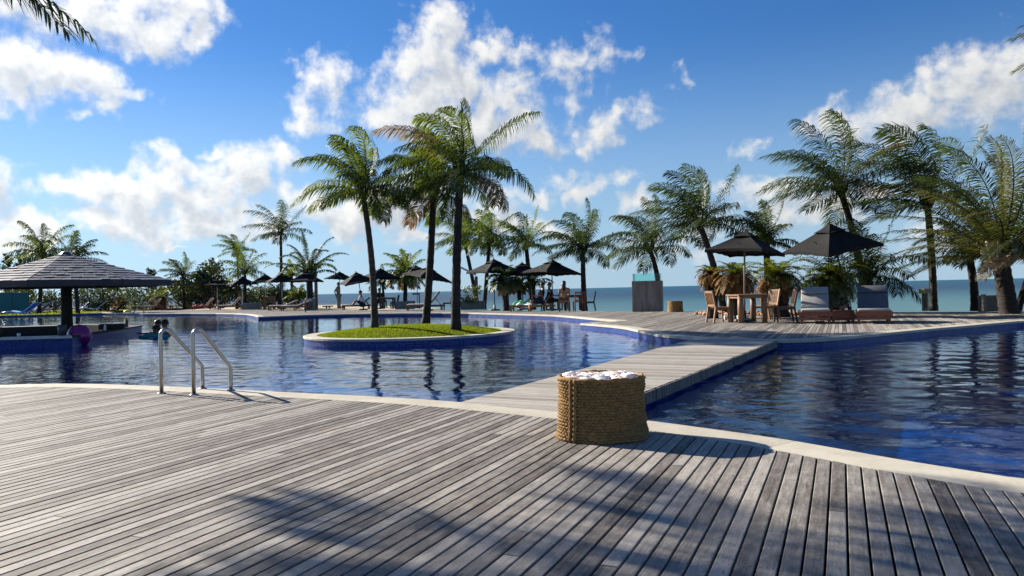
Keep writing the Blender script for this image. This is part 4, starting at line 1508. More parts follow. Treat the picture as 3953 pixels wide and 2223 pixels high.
def towel_roll_mesh(seed):
    rng = random.Random(seed)
    b = MB()
    r = .064
    n = 24
    v, f = [], []
    prof = [(r, 0), (r, .17), (r * .96, .19), (r * .86, .20), (r * .80, .196), (r * .74, .186), (r * .66, .198), (r * .56, .204), (r * .48, .196), (r * .42, .186), (r * .34, .200), (r * .22, .206), (r * .12, .198), (.002, .190)]
    for i, (rr, z) in enumerate(prof):
        for k in range(n):
            a = 2 * math.pi * k / n
            sq = 1 + .06 * math.sin(2 * a + seed) + .04 * math.sin(3 * a + seed * 2)
            zz = z + (.004 * math.sin(a + i * .9 + seed) if i > 1 else 0)
            v.append((rr * sq * math.cos(a), rr * sq * math.sin(a), zz))
    for i in range(len(prof) - 1):
        for k in range(n):
            k2 = (k + 1) % n
            f.append((i * n + k, i * n + k2, (i + 1) * n + k2, (i + 1) * n + k))
    return b.add(v, f)


BK = Vector((0.615, 5.49, 0.0))
bk = thing('towel_basket', 'large round woven rope basket filled with rolled towels on the front deck', 'basket', BK, R(200))
basket_mesh(.303, .288, .42, 21, 56, 6, 280).build('woven_wall', 'rope', bk, True)
for da, dr in ((0.0, .010), (.10, .004)):
    a = R(222 - 200) + da
    pts = []
    for i in range(25):
        z = .42 * i / 24
        r = .310 + (.294 - .310) * i / 24 + dr + .010 * max(0, 1 - i / 4)
        pts.append(((r + .004 * (i % 2)) * math.cos(a), (r + .004 * (i % 2)) * math.sin(a), .005 + z))
    MB().tube(pts, [.013 + .003 * (i % 2) for i in range(25)], 8).build('seam_rope', 'rope' if da else 'rope_dark', bk, True)
rim = []
for i in range(97):
    a = 2 * math.pi * i / 96
    rim.append((.292 * math.cos(a), .292 * math.sin(a), .423 + .004 * math.sin(9 * a) + .003 * math.sin(23 * a)))
MB().tube(rim, [.011 + .003 * (i % 2) for i in range(97)], 7, False).build('rim_rope', 'rope', bk, True)
tm = [towel_roll_mesh(i).mesh('towel_roll', 'white_towel' if i % 3 else 'pink_towel', True) for i in range(6)]
k = 0
for ring_, cnt in ((0, 1), (.125, 6), (.206, 11)):
    for i in range(cnt):
        a = 2 * math.pi * i / cnt + ring_ * 3
        rr = ring_ + random.uniform(-.006, .006)
        o = link('towel_roll', tm[(i * 5 + cnt) % 6], None, BK + Vector((rr * math.cos(a), rr * math.sin(a), .235 + random.uniform(-.012, .016))), (random.uniform(-.10, .10), random.uniform(-.10, .10), random.uniform(0, 6)))
        tag(o, 'rolled white or pinkish towel packed upright in the front basket', 'towel', 'rolled towels in the front basket')

b2p = at(2607, 1203.5)
b2 = thing('towel_basket', 'small pale woven basket beside the concrete planter', 'basket', b2p)
basket_mesh(.30, .29, .42, 14, 30, 4, 90).build('woven_wall', 'rope', b2, True)
MB().tube([(.285 * math.cos(a), .285 * math.sin(a), .425) for a in [2 * math.pi * i / 32 for i in range(33)]], .016, 6, False).build('rim_rope', 'rope', b2, True)

# ------------------------------------------------------------------ concrete planter with glass
PY = 32.6
pc = at(2506, 1203.5)
pl = thing('concrete_planter', 'tall board marked concrete planter with green glass rim', 'planter', (pc.x + .12, PY + .62, 0), R(-14))
w, h = 1.24, 1.30
for (x0, y0, x1, y1, nm) in ((-w / 2, -w / 2, w / 2, -w / 2 + .1, 'front_panel'), (-w / 2, w / 2 - .1, w / 2, w / 2, 'back_panel'), (-w / 2 + .001, -w / 2 + .1, -w / 2 + .1, w / 2 - .1, 'side_panel'), (w / 2 - .1, -w / 2 + .1, w / 2 - .001, w / 2 - .1, 'side_panel')):
    MB().box(x0, y0, 0, x1, y1, h - (.002 if nm == 'side_panel' else 0)).build(nm, 'concrete', pl, bevel=.012)
MB().box(-w / 2 + .1, -w / 2 + .1, h - .2, w / 2 - .1, w / 2 - .1, h - .12).build('soil_bed', 'soil', pl)
g = .57
for (x0, y0, x1, y1) in ((-g, -g, g, -g + .012), (-g, g - .012, g, g), (-g, -g + .014, -g + .012, g - .014), (g - .012, -g + .014, g, g - .014)):
    MB().box(x0, y0, h - .13, x1, y1, h + .32).build('glass_pane', 'green_glass', pl)

# ------------------------------------------------------------------ parasols
def canopy_mesh(half, ztop, zedge, sag=.05, n=8, inner=0.0, thick=.010):
    """square canopy, corners on the local axes' diagonals"""
    b = MB()
    cor = [Vector((half * math.cos(R(45 + 90 * i)), half * math.sin(R(45 + 90 * i)), zedge)) for i in range(4)]
    apex = Vector((0, 0, ztop))
    for dz, rev in ((0, False), (-thick, True)):
        for i in range(4):
            A, B = cor[i], cor[(i + 1) % 4]
            v, f, idx = [], [], {}
            for r in range(n + 1):
                t = inner + (1 - inner) * r / n
                for c in range(n + 1):
                    s = c / n
                    e = A.lerp(B, s)
                    # edge midpoints pulled in and up a little, seams straight
                    pull = 4 * s * (1 - s)
                    e = Vector((e.x * (1 - .055 * pull), e.y * (1 - .055 * pull), e.z + .03 * pull))
                    p = apex.lerp(e, t)
                    p.z -= sag * pull * math.sin(math.pi * t) * .9 + .02 * math.sin(math.pi * t)
                    v.append((p.x, p.y, p.z + dz))
            for r in range(n):
                for c in range(n):
                    q = (r * (n + 1) + c, r * (n + 1) + c + 1, (r + 1) * (n + 1) + c + 1, (r + 1) * (n + 1) + c)
                    f.append(q if rev else q[::-1])
            b.add(v, f)
    return b


UMB = {}


def parasol_protos():
    for key, half, rise in (('a', 1.5, .62), ('b', 1.42, .70)):
        UMB[key] = dict(
            canopy=canopy_mesh(half, rise, 0.0).mesh('canopy', 'black_canvas', False),
            cap=canopy_mesh(half * .34, rise + .055, rise * .70, .02, 4).mesh('vent_cap', 'black_canvas', False),
            valance=None)
        half_ = half
        v = MB()
        for i in range(4):
            a, c = Vector((half_ * math.cos(R(45 + 90 * i)), half_ * math.sin(R(45 + 90 * i)), 0)), Vector((half_ * math.cos(R(135 + 90 * i)), half_ * math.sin(R(135 + 90 * i)), 0))
            prev = None
            pts = []
            for s in range(9):
                e = a.lerp(c, s / 8)
                pull = 4 * (s / 8) * (1 - s / 8)
                pts.append(Vector((e.x * (1 - .055 * pull), e.y * (1 - .055 * pull), .03 * pull)))
            vs = [p for p in pts] + [p - Vector((0, 0, .10 - .02 * (k % 2))) for k, p in enumerate(pts)]
            v.add(vs, [(k, k + 1, k + 10, k + 9) for k in range(8)])
        UMB[key]['valance'] = v.mesh('valance', 'black_canvas')
        r = MB().tube([(0, 0, rise - .06), (half * .5, 0, rise * .5 - .075), (half * .97, 0, -.005)], .011, 5)
        UMB[key]['rib'] = r.mesh('rib', 'dark_metal')
        UMB[key]['strut'] = MB().tube([(.03, 0, rise - .55), (half * .48, 0, rise * .5 - .08)], .009, 5).mesh('strut', 'dark_metal')
        UMB[key]['rise'] = rise
        UMB[key]['half'] = half


parasol_protos()


def parasol(label, foot, ztop, rz, key='a', scale=1.0, tilt=(0, 0), lean=None, pole='pale_pole', group='black canvas parasols'):
    U = UMB[key]
    t = thing('parasol', label, 'parasol', foot, 0, group)
    top = Vector((0, 0, ztop)) if lean is None else Vector((lean[0], lean[1], ztop))
    hub = top - Vector((0, 0, U['rise'] * scale))
    MB().tube([(0, 0, .05), tuple(top)], .026, 10).build('pole', pole, t, True)
    b = MB().lathe([(.30, 0.002), (.30, .05), (.27, .07), (.06, .085), (.045, .30), (.03, .32)], 20).build('base', 'dark_metal', t, True)
    rot = (tilt[0], tilt[1], rz)
    c = link('canopy', U['canopy'], t, hub, rot)
    c.scale = (scale,) * 3
    k = link('vent_cap', U['cap'], c)
    v = link('valance', U['valance'], c)
    MB().lathe([(.02, 0), (.03, .03), (.012, .07), (.003, .10)], 8, (0, 0, U['rise'] + .05)).build('finial', 'dark_metal', c, True)
    for i in range(8):
        rb = link('rib', U['rib'], c, (0, 0, 0), (0, 0, R(45 * i)))
        if i % 2 == 0:
            rb.scale = (.69, .69, 1)
        link('strut', U['strut'], c, (0, 0, 0), (0, 0, R(45 * i)))
    return t


def parasol_px(label, x, yb, ytop, rz=0, **kw):
    """foot pixel (x,yb) on the deck; ytop: photo height of the tip"""
    f = at(x, yb)
    z = pt(x, ytop, f.y).z
    return parasol(label, f, z - .13, R(rz), **kw)


parasol_px('black parasol at far left nearest the shingled roof edge', 678, 1189, 1074, 5, scale=.86)
parasol_px('black parasol in the shade behind the bar column', 440, 1192, 1096, 20, scale=.95)
parasol_px('black parasol second from the roof along the far terrace', 840, 1192, 1070, 10, scale=.85)
parasol_px('black parasol third from the roof along the far terrace', 937, 1193, 1062, 35, scale=.92)
parasol_px('black parasol left of the tall lone palm trunk', 1026, 1192, 1052, 20, scale=.95)
parasol_px('black parasol in front of the tall lone palm trunk', 1090, 1193, 1048, 28, scale=.95)
parasol_px('large black parasol in front of the arching palm', 1186, 1195, 1041, 12, scale=1.05)
parasol_px('small black parasol behind the standing man', 1313, 1187, 1043, 40, scale=.80, tilt=(0, R(3)))
parasol_px('tilted black parasol over the man in the pale shirt', 1402, 1196, 1043, 22, scale=.92, tilt=(R(4), R(-9)), lean=(-.32, 0))
parasol_px('black parasol just right of the left island trunk', 1470, 1192, 1029, 30, scale=.95, tilt=(0, R(4)), pole='dark_metal')
parasol_px('black parasol behind the tilted one between island trunks', 1612, 1190, 1018, 15, scale=.92, tilt=(0, R(-6)))
parasol_px('black parasol hanging low between the middle and right island trunks', 1652, 1199, 1021, 38, scale=.96, tilt=(R(6), R(10)))
parasol_px('left parasol of the three right of the island, above the green towel', 1910, 1199, 992, 33, scale=.98, pole='dark_metal')
parasol_px('middle parasol of the three right of the island, partly hidden', 2019, 1195, 1006, 12, scale=.95, pole='dark_metal')
parasol_px('right parasol of the three right of the island, beside the woman', 2134, 1198, 994, 32, scale=.96, tilt=(0, R(5)), pole='dark_metal')
parasol('left big black parasol on the near terrace over the cycads', pt(2845, 0, 22.0).xy.to_3d(), pt(2854, 876, 22.0).z - .13, R(50), 'b', .83, (R(2), R(4)), (.06, 0), 'old_timber')
parasol('right big black parasol on the near terrace above the two loungers', pt(3252, 0, 23.4).xy.to_3d(), pt(3184, 851, 23.4).z - .13, R(18), 'b', 1.0, (R(5), R(-9)), (-.50, 0), 'dark_metal')

# ------------------------------------------------------------------ loungers, chairs, tables
def lounger(label, foot, rz, m='teak_red', cush='cream_cushion', back=42, L=1.95, W=.72, cushions=True, group='wooden sun loungers', rollpad=False, seat_m=None):
    """foot end at local x=0, head towards +x"""
    t = thing('sun_lounger', label, 'sun lounger', foot, rz, group)
    zs = .30
    xb = L * .58
    for s in (-1, 1):
        MB().box(0, s * W / 2 - .02, zs - .10, L * .97, s * W / 2 + .02, zs).build('side_rail', m, t)
    MB().box(-.025, -W / 2 - .02, zs - .11, 0, W / 2 + .02, zs + .004).build('end_board', m, t)
    MB().box(-.024, -W / 2 + .03, zs - .20, -.002, W / 2 - .03, zs - .13).build('stretcher', m, t)
    for x in (.04, L * .88):
        for s in (-1, 1):
            MB().box(x - .035, s * (W / 2 - .055) - .03, 0, x + .035, s * (W / 2 - .055) + .03, zs - .102).build('leg', m, t)
    ns = int(xb / .085)
    for i in range(ns):
        x = .03 + i * (xb - .03) / ns
        MB().box(x, -W / 2 + .021, zs - .022, x + .062, W / 2 - .021, zs - .002).build('slat', m, t)
    a = R(back)
    LB = L * .42
    bk_ = link('backrest', MB().bar((0, -W / 2 + .05, 0), (LB, -W / 2 + .05, 0), .04, .03).bar((0, W / 2 - .05, 0), (LB, W / 2 - .05, 0), .04, .03).mesh('backrest', m), t, (xb, 0, zs), (0, -a, 0))
    nb = int(LB / .085)
    for i in range(nb):
        x = .01 + i * LB / nb
        link('slat', MB().box(x, -W / 2 + .03, .016, x + .06, W / 2 - .03, .032).mesh('slat', m), bk_)
    MB().bar((xb + LB * .55 * math.cos(a), 0, zs + LB * .55 * math.sin(a)), (min(L * .95, xb + LB * .75), 0, zs - .06), .5, .02).build('prop', m, t)
    if cushions:
        def cushion(L_, W_, th):
            b = MB()
            n = 10
            v, f = [], []
            prof = [(0, -th / 2), (-.02, -th * .3), (-.03, 0), (-.02, th * .3), (0, th / 2)]
            b.box(0, -W_ / 2, 0, L_, W_ / 2, th)
            return b
        cushion(xb - .03, W - .06, .075).build('seat_cushion', seat_m or cush, t, True, loc=(.02, 0, zs + .001), bevel=.028)
        bc = cushion(LB, W - .06, .075).build('back_cushion', cush, t, True, loc=(xb + .01, 0, zs + .03), rot=(0, -a, 0), bevel=.028)
        if rollpad:
            MB().box(LB - .24, -W / 2 + .032, .078, LB + .02, W / 2 - .032, .135).build('head_roll', cush, bc, True, bevel=.027)
    return t


def chair(label, foot, rz, m='teak', group='slatted wooden chairs', arms=False):
    """faces local +x, back at -x"""
    t = thing('wooden_chair', label, 'chair', foot, rz, group)
    w, d, zs, H = .46, .44, .43, .90
    for s in (-1, 1):
        MB().bar((d / 2, s * w / 2, 0), (d / 2 - .02, s * w / 2, zs), .045, .045).build('leg', m, t)
        MB().bar((-d / 2 - .07, s * w / 2, 0), (-d / 2, s * w / 2, zs), .045, .05).bar((-d / 2, s * w / 2, zs - .01), (-d / 2 - .10, s * w / 2, H), .04, .045).build('back_leg', m, t)
        MB().bar((d / 2 - .02, s * w / 2, zs - .05), (-d / 2, s * w / 2, zs - .05), .03, .06).build('seat_rail', m, t)
        if arms:
            MB().bar((d / 2 + .02, s * w / 2, zs + .2), (-d / 2 - .04, s * w / 2, zs + .22), .05, .03).bar((d / 2, s * w / 2, zs), (d / 2, s * w / 2, zs + .19), .035, .035).build('armrest', m, t)
    for i in range(6):
        x = -d / 2 + .02 + i * d / 6
        MB().box(x, -w / 2 - .02, zs - .018, x + .058, w / 2 + .02, zs + .004).build('seat_slat', m, t)
    for z in (zs + .05, H - .04):
        x = -d / 2 - .10 * (z - zs) / (H - zs)
        MB().box(x - .015, -w / 2 + .02, z - .03, x + .015, w / 2 - .02, z + .03).build('back_rail', m, t)
    for i in range(9):
        y = -w / 2 + .045 + i * (w - .09) / 8
        MB().bar((-d / 2 - .005, y, zs + .06), (-d / 2 - .085, y, H - .05), .028, .014, (0, 1, 0)).build('back_slat', m, t)
    return t


def table(label, foot, rz=0, w=.86, h=.78, m='teak', leg=.055, group='wooden tables', planks=6, square_legs=False):
    t = thing('wooden_table', label, 'table', foot, rz, group)
    for i in range(planks):
        y = -w / 2 + i * w / planks
        MB().box(-w / 2, y + .002, h - .035, w / 2, y + w / planks - .002, h).build('top_board', m, t)
    MB().box(-w / 2 + .05, -w / 2 + .05, h - .11, w / 2 - .05, -w / 2 + .08, h - .036).box(-w / 2 + .05, w / 2 - .08, h - .11, w / 2 - .05, w / 2 - .05, h - .036).box(-w / 2 + .05, -w / 2 + .081, h - .109, -w / 2 + .08, w / 2 - .081, h - .037).box(w / 2 - .08, -w / 2 + .081, h - .109, w / 2 - .05, w / 2 - .081, h - .037).build('apron', m, t)
    for sx in (-1, 1):
        for sy in (-1, 1):
            x, y = sx * (w / 2 - .09), sy * (w / 2 - .09)
            if square_legs:
                MB().box(x - leg, y - leg, 0, x + leg, y + leg, h - .037).build('leg', m, t)
            else:
                MB().tube([(x, y, 0), (x, y, h * .5), (x, y, h - .037)], [leg, leg * 1.12, leg], 10).build('leg', m, t, True)
    return t


# near terrace group
tb = at(2885, 1244)
table('chunky log legged table on the near terrace', tb, R(8), .86, .78, 'teak', .075)
chair('slatted chair left of the log legged table, turned to it', at(2778, 1244) , R(12), 'teak')
chair('sunlit slatted chair behind the log legged table, its back to the lounger', at(2958, 1236), R(197), 'teak')
chair('dark side-on chair right of the log legged table', at(3028, 1243.5), R(172), 'teak_dark')
lounger('left cushioned lounger under the right big parasol', at(3149, 1250), R(69), 'teak_red', 'grey_cushion', 39, 1.9, .76, True, 'cushioned terrace loungers', True)
lounger('right cushioned lounger under the right big parasol, back pad in a painted shade tone', at(3375, 1250), R(66), 'teak_red', 'shaded_cushion', 40, 1.9, .80, True, 'cushioned terrace loungers', True, 'grey_cushion')  # lighter seat, darker back: sun and shade painted into the cushions
st = at(3253, 1246)
sd = thing('side_table', 'low red wood side table between the two cushioned loungers', 'table', (st.x, st.y + .1, 0), R(-8))
for i in range(5):
    MB().box(-.28, -.25 + i * .1 + .003, .30, .28, -.25 + i * .1 + .097, .325).build('top_board', 'teak_red', sd)
for s in (-1, 1):
    for q in (-1, 1):
        MB().box(s * .24 - .03, q * .2 - .03, 0, s * .24 + .03, q * .2 + .03, .299).build('leg', 'teak_red', sd)
    MB().box(-.21, s * .2 - .012, .07, .21, s * .2 + .012, .29).build('side_board', 'teak_red', sd)
MB().box(-.25, -.22, .10, .25, .22, .12).build('lower_shelf', 'teak_dark', sd)
pp = Vector((st.x + .10, st.y + .22, .325))
pot = thing('potted_plant', 'small potted plant on the low side table', 'plant', pp)
MB().lathe([(.05, .001), (.065, .05), (.075, .11), (.08, .115), (.07, .116), (.06, .10)], 14).build('pot', 'terracotta', pot, True)
rng = np.random.default_rng(8)
leaf_crown(rng, 170, lambda: rng.normal(0, 1, 3) * np.array([.075, .075, .06]) + np.array([0, 0, .23]), .045, 'shrub_leaf', 'foliage', pot)
MB().tube([(0, 0, .1), (.01, 0, .24)], .012, 5).build('stem', 'palm_bark', pot)


def stone_mesh(seed, s=.13):
    rng = random.Random(seed)
    bm = bmesh.new()
    bmesh.ops.create_icosphere(bm, subdivisions=1, radius=1)
    for v in bm.verts:
        k = rng.uniform(.75, 1.15)
        v.co = Vector((v.co.x * k * s, v.co.y * k * s * .8, v.co.z * k * s * .62))
    me = bpy.data.meshes.new('border_stone')
    bm.to_mesh(me)
    bm.free()
    me.materials.append(MATS['stone_orange'])
    return me


sm = [stone_mesh(i) for i in range(5)]
rs = random.Random(3)
nst = 0
for (x0, x1, yb, nn) in ((2690, 2720, 1213, 5), (2720, 2800, 1213, 11), (2800, 2900, 1215, 12), (2900, 3000, 1216, 9), (3000, 3100, 1214, 10)):
    for i in range(nn):
        x = x0 + (x1 - x0) * (i + rs.random()) / nn
        p = at(x, yb + rs.uniform(-4, 4))
        o = link('border_stone', sm[rs.randrange(5)], None, (p.x, p.y, .055), (rs.uniform(-.3, .3), rs.uniform(-.3, .3), rs.uniform(0, 6)))
        sc = rs.uniform(.7, 1.15)
        o.scale = (sc, sc, sc)
        tag(o, 'rough orange pink stone bordering the bed beneath the cycads', 'stone', 'stones edging the cycad bed')
for x, y, lb in ((2812, 1233, 'pale stone block behind the left slatted chair legs'), (2868, 1231, 'pale stone block under the log legged table')):
    p = at(x, y)
    tag(MB().box(-.16, -.10, 0.001, .16, .10, .11).build('stone_block', 'stone_white', None, loc=p, rot=(0, 0, R(6)), bevel=.012), lb, 'stone')

# right edge things
p = at(3573, 1200)
tp = thing('timber_post', 'pale timber post with a yellow painted cross beam near the sea', 'post', p, R(42))
MB().box(-.085, -.085, 0, .085, .085, .60).build('post', 'old_timber', tp, bevel=.008)
MB().box(-.30, -.09, .602, .42, .09, .76).build('cross_beam', 'old_timber', tp, bevel=.008)
MB().box(-.325, -.092, .60, -.301, .092, .762).build('painted_end', 'sign_paint', tp)
p = at(3590, 1198.5)
tc_ = thing('garden_torch', 'thin pole with small dark tip in front of the straight palm trunk', 'torch', p)
MB().tube([(0, 0, 0), (0, 0, 1.55)], .010, 6).build('pole', 'dark_metal', tc_)
MB().lathe([(.01, 1.5), (.05, 1.58), (.055, 1.68), (.02, 1.74)], 10).build('torch_head', 'rope_dark', tc_, True)
p = at(3841, 1203)
bn = thing('slatted_bin', 'weathered box of horizontal slats between two posts at the right edge', 'box', p, R(4))
for i in range(6):
    MB().box(-.33, -.03, .05 + i * .082, .33, 0, .115 + i * .082).build('slat', 'old_timber', bn)
for s in (-1, 1):
    MB().box(s * .37 - .045, -.05, 0, s * .37 + .045, .06, .565).build('post', 'old_timber', bn)
MB().box(-.33, .30, 0, .33, .33, .52).box(-.33, .001, .05, -.30, .299, .5).box(.30, .001, .05, .33, .299, .5).build('body', 'fascia_wood', bn)

# ------------------------------------------------------------------ people
def skin_obj(name, verts, edges, radii, m, parent, root=0, sub=1):
    me = bpy.data.meshes.new(name)
    me.from_pydata([tuple(v) for v in verts], edges, [])
    me.materials.append(MATS[m])
    o = link(name, me, parent)
    md = o.modifiers.new('skin', 'SKIN')
    md.use_smooth_shade = True
    for i, sv in enumerate(me.skin_vertices[0].data):
        r = radii[i]
        sv.radius = r if isinstance(r, tuple) else (r, r)
        sv.use_root = (i == root)
    sb = o.modifiers.new('sub', 'SUBSURF')
    sb.levels = sb.render_levels = sub
    return o


def person(label, loc, rz, pose, skin='skin_a', shirt=None, trousers=None, hair='short', cat='person', s=1.0):
    """pose: dict of joint positions (facing +x)"""
    t = thing('person', label, cat, loc, rz)
    t.scale = (s, s, s)
    J = pose
    names = list(J.keys())
    V = [J[n][:3] for n in names]
    Rr = [J[n][3] for n in names]
    par = {'spine': 'pelvis', 'chest': 'spine', 'neck': 'chest', 'jaw': 'neck', 'head': 'jaw', 'crown': 'head', 'nose': 'jaw',
           'shL': 'chest', 'elL': 'shL', 'wrL': 'elL', 'haL': 'wrL', 'shR': 'chest', 'elR': 'shR', 'wrR': 'elR', 'haR': 'wrR',
           'hiL': 'pelvis', 'knL': 'hiL', 'anL': 'knL', 'toL': 'anL', 'hiR': 'pelvis', 'knR': 'hiR', 'anR': 'knR', 'toR': 'anR'}
    E = [(names.index(par[n]), i) for i, n in enumerate(names) if n in par and par[n] in names]
    # fingers and thumb
    for sd in ('L', 'R'):
        if 'ha' + sd in names:
            w, hnd = Vector(J['wr' + sd][:3]), Vector(J['ha' + sd][:3])
            d = (hnd - w).normalized()
            sx = d.orthogonal().normalized()
            for q in range(5):
                off = sx * (q - 1.5) * .021 if q < 4 else sx * -.045
                ln = (.075, .088, .082, .064, .05)[q]
                bi = names.index('ha' + sd) if q < 4 else names.index('wr' + sd)
                st_ = hnd if q < 4 else w + d * .03
                V += [tuple(st_ + off + d * .03), tuple(st_ + off * 1.2 + d * (.03 + ln) + Vector((0, 0, -.012)))]
                Rr += [.011, .008]
                k = len(V)
                E += [(bi, k - 2), (k - 2, k - 1)]
    skin_obj('body', V, E, Rr, skin, t, names.index('pelvis'))
    def cloth(nm, js, m, k, cut=None):
        js = [j for j in js if j in names]
        v = [Vector(J[j][:3]) for j in js]
        e = [(js.index(par[j]), i) for i, j in enumerate(js) if par.get(j) in js]
        r = [(J[j][3] * k + .012) if not isinstance(J[j][3], tuple) else tuple(a * k + .012 for a in J[j][3]) for j in js]
        skin_obj(nm, v, e, r, m, t, 0)
    if shirt:
        cloth('shirt', ['pelvis', 'spine', 'chest', 'shL', 'elL', 'shR', 'elR'], shirt, 1.10)
    if trousers:
        cloth('trousers', ['pelvis', 'hiL', 'knL', 'hiR', 'knR'] + (['anL', 'anR'] if J.get('long') is None and 'anL' in names and trousers == 'cloth_khaki' else []), trousers, 1.12)
    h, cr = Vector(J['head'][:3]), Vector(J['crown'][:3])
    ax = (cr - h).normalized()
    b = MB()
    n = 12
    for j in range(7):
        ph = j / 6 * math.pi * .62
        for k in range(n):
            a = 2 * math.pi * k / n
            rr = .105 * math.sin(ph) + .004
            b.v.append((h.x - .012 + rr * math.cos(a) * 1.12, h.y + rr * math.sin(a) * .95, h.z + .035 + .10 * math.cos(ph) - (.03 if math.cos(a) < -.3 and j > 3 else 0)))
    for j in range(6):
        for k in range(n):
            b.f.append((j * n + k, j * n + (k + 1) % n, (j + 1) * n + (k + 1) % n, (j + 1) * n + k))
    b.build('hair', 'hair_dark', t, True)
    if hair == 'long':
        MB().tube([tuple(h + Vector((-.06, 0, .07))), tuple(h + Vector((-.10, 0, -.05))), tuple(h + Vector((-.12, 0, -.22))), tuple(h + Vector((-.11, 0, -.36)))], [.09, .105, .09, .03], 10).build('long_hair', 'hair_dark', t, True)
    for sd in (-1, 1):
        MB().lathe([(.002, -.011), (.010, -.005), (.012, 0), (.010, .005), (.002, .011)], 8, (h.x + .088, h.y + sd * .034, h.z)).build('eye', 'eye_white', t, True)
    return t


def P_stand(arm_back=False):
    d = {'pelvis': (0, 0, .96, (.13, .115)), 'spine': (0, 0, 1.18, (.125, .105)), 'chest': (.01, 0, 1.40, (.15, .115)), 'neck': (.0, 0, 1.53, .055), 'jaw': (.03, 0, 1.60, .072), 'head': (.02, 0, 1.69, .092), 'crown': (.0, 0, 1.77, .07), 'nose': (.115, 0, 1.655, .014)}
    for sd, y in (('L', 1), ('R', -1)):
        d['sh' + sd] = (-.01, y * .185, 1.43, .062)
        d['el' + sd] = (-.07, y * .24, 1.15, .045) if not arm_back else (-.16, y * .22, 1.16, .045)
        d['wr' + sd] = (.06, y * .24, .93, .03) if not arm_back else (-.17, y * .05, .98, .03)
        d['ha' + sd] = (.09, y * .235, .86, .032) if not arm_back else (-.17, -y * .02, .93, .032)
        d['hi' + sd] = (0, y * .095, .90, .098)
        d['kn' + sd] = (.02, y * .10, .50, .064)
        d['an' + sd] = (-.02, y * .10, .09, .042)
        d['to' + sd] = (.15, y * .12, .035, .034)
    return d


def P_sit(seat=.45, lean=0.0, knees_up=False):
    z = seat + .10
    d = {'pelvis': (0, 0, z, (.14, .125)), 'spine': (-lean * .4, 0, z + .22, (.13, .11)), 'chest': (-lean, 0, z + .44, (.15, .115)), 'neck': (-lean * 1.2, 0, z + .57, .055), 'jaw': (-lean * 1.2 + .03, 0, z + .64, .072), 'head': (-lean * 1.2 + .02, 0, z + .73, .092), 'crown': (-lean * 1.2, 0, z + .81, .07), 'nose': (-lean * 1.2 + .115, 0, z + .695, .014)}
    for sd, y in (('L', 1), ('R', -1)):
        d['sh' + sd] = (-lean, y * .185, z + .47, .062)
        d['el' + sd] = (-lean + .12, y * .24, z + .22, .045)
        d['wr' + sd] = (-lean + .34, y * .15, z + .20, .03)
        d['ha' + sd] = (-lean + .41, y * .13, z + .21, .032)
        d['hi' + sd] = (.04, y * .10, z - .02, .098)
        if knees_up:
            d['kn' + sd] = (.42, y * .13, z + .28, .064)
            d['an' + sd] = (.66, y * .13, z - .04, .042)
            d['to' + sd] = (.80, y * .14, z - .07, .034)
        else:
            d['kn' + sd] = (.46, y * .13, z - .01, .064)
            d['an' + sd] = (.44, y * .13, .09, .042)
            d['to' + sd] = (.60, y * .14, .035, .034)
    return d


def P_swim():
    d = {'pelvis': (-.25, 0, -.75, (.14, .12)), 'spine': (-.12, 0, -.52, (.13, .11)), 'chest': (0, 0, -.30, (.15, .115)), 'neck': (.02, 0, -.16, .056), 'jaw': (.05, 0, -.09, .072), 'head': (.04, 0, .0, .092), 'crown': (.02, 0, .08, .07), 'nose': (.135, 0, -.035, .014)}
    for sd, y in (('L', 1), ('R', -1)):
        d['sh' + sd] = (0, y * .185, -.26, .062)
        d['el' + sd] = (.18, y * .34, -.36, .045)
        d['wr' + sd] = (.42, y * .30, -.30, .03)
        d['ha' + sd] = (.49, y * .28, -.29, .032)
        d['hi' + sd] = (-.27, y * .10, -.80, .098)
        d['kn' + sd] = (-.30, y * .14, -1.05, .064)
        d['an' + sd] = (-.55, y * .14, -1.10, .042)
    return d


person('person in khaki clothes standing side-on by the pool behind the terrace edge', at(1308, 1192.5), R(-20), P_stand(True), 'skin_b', 'cloth_khaki', 'cloth_khaki', s=1.02)
lz = at(1421, 1196)
person('person in a pale blue shirt sitting on a dark lounger beneath the tilted parasol', (lz.x - .35, lz.y + .25, 0), R(178), P_sit(.27, -.12, True), 'skin_b', 'cloth_pale', 'cloth_black')
person('person seated at the dark table behind the left island palm', at(1466, 1191), R(-30), P_sit(.42), 'skin_b', 'cloth_black', 'cloth_black')
person('long haired person seated on the yellow slatted chair with back to the camera', at(2179, 1201), R(82), P_sit(.46, 0.02), 'skin_a', 'cloth_khaki', 'cloth_navy', 'long')
person('person in dark top facing the long haired diner, right of the slatted backrest', at(2122, 1200), R(10), P_sit(.42), 'skin_b', 'cloth_black', 'cloth_black')
person('person reclining behind the raised wooden backrest with the towel', at(2088, 1200.5), R(195), P_sit(.42, .1), 'skin_b', 'cloth_black', 'cloth_navy')


def swimmer(label, x, y, Y, rz, s=1.0, suit=None):
    p = pt(x, y, Y)
    return person(label, p, R(rz), P_swim(), 'skin_b', suit, None)


swimmer('swimmer nearest the handrail with dark hair and a teal top', 607, 1270, 24.2, 200, suit='cloth_teal')
swimmer('swimmer partly hidden behind the one in teal', 613, 1249, 25.4, 230)
swimmer('tall swimmer right of the pair in the pool', 641, 1249, 24.8, 190)

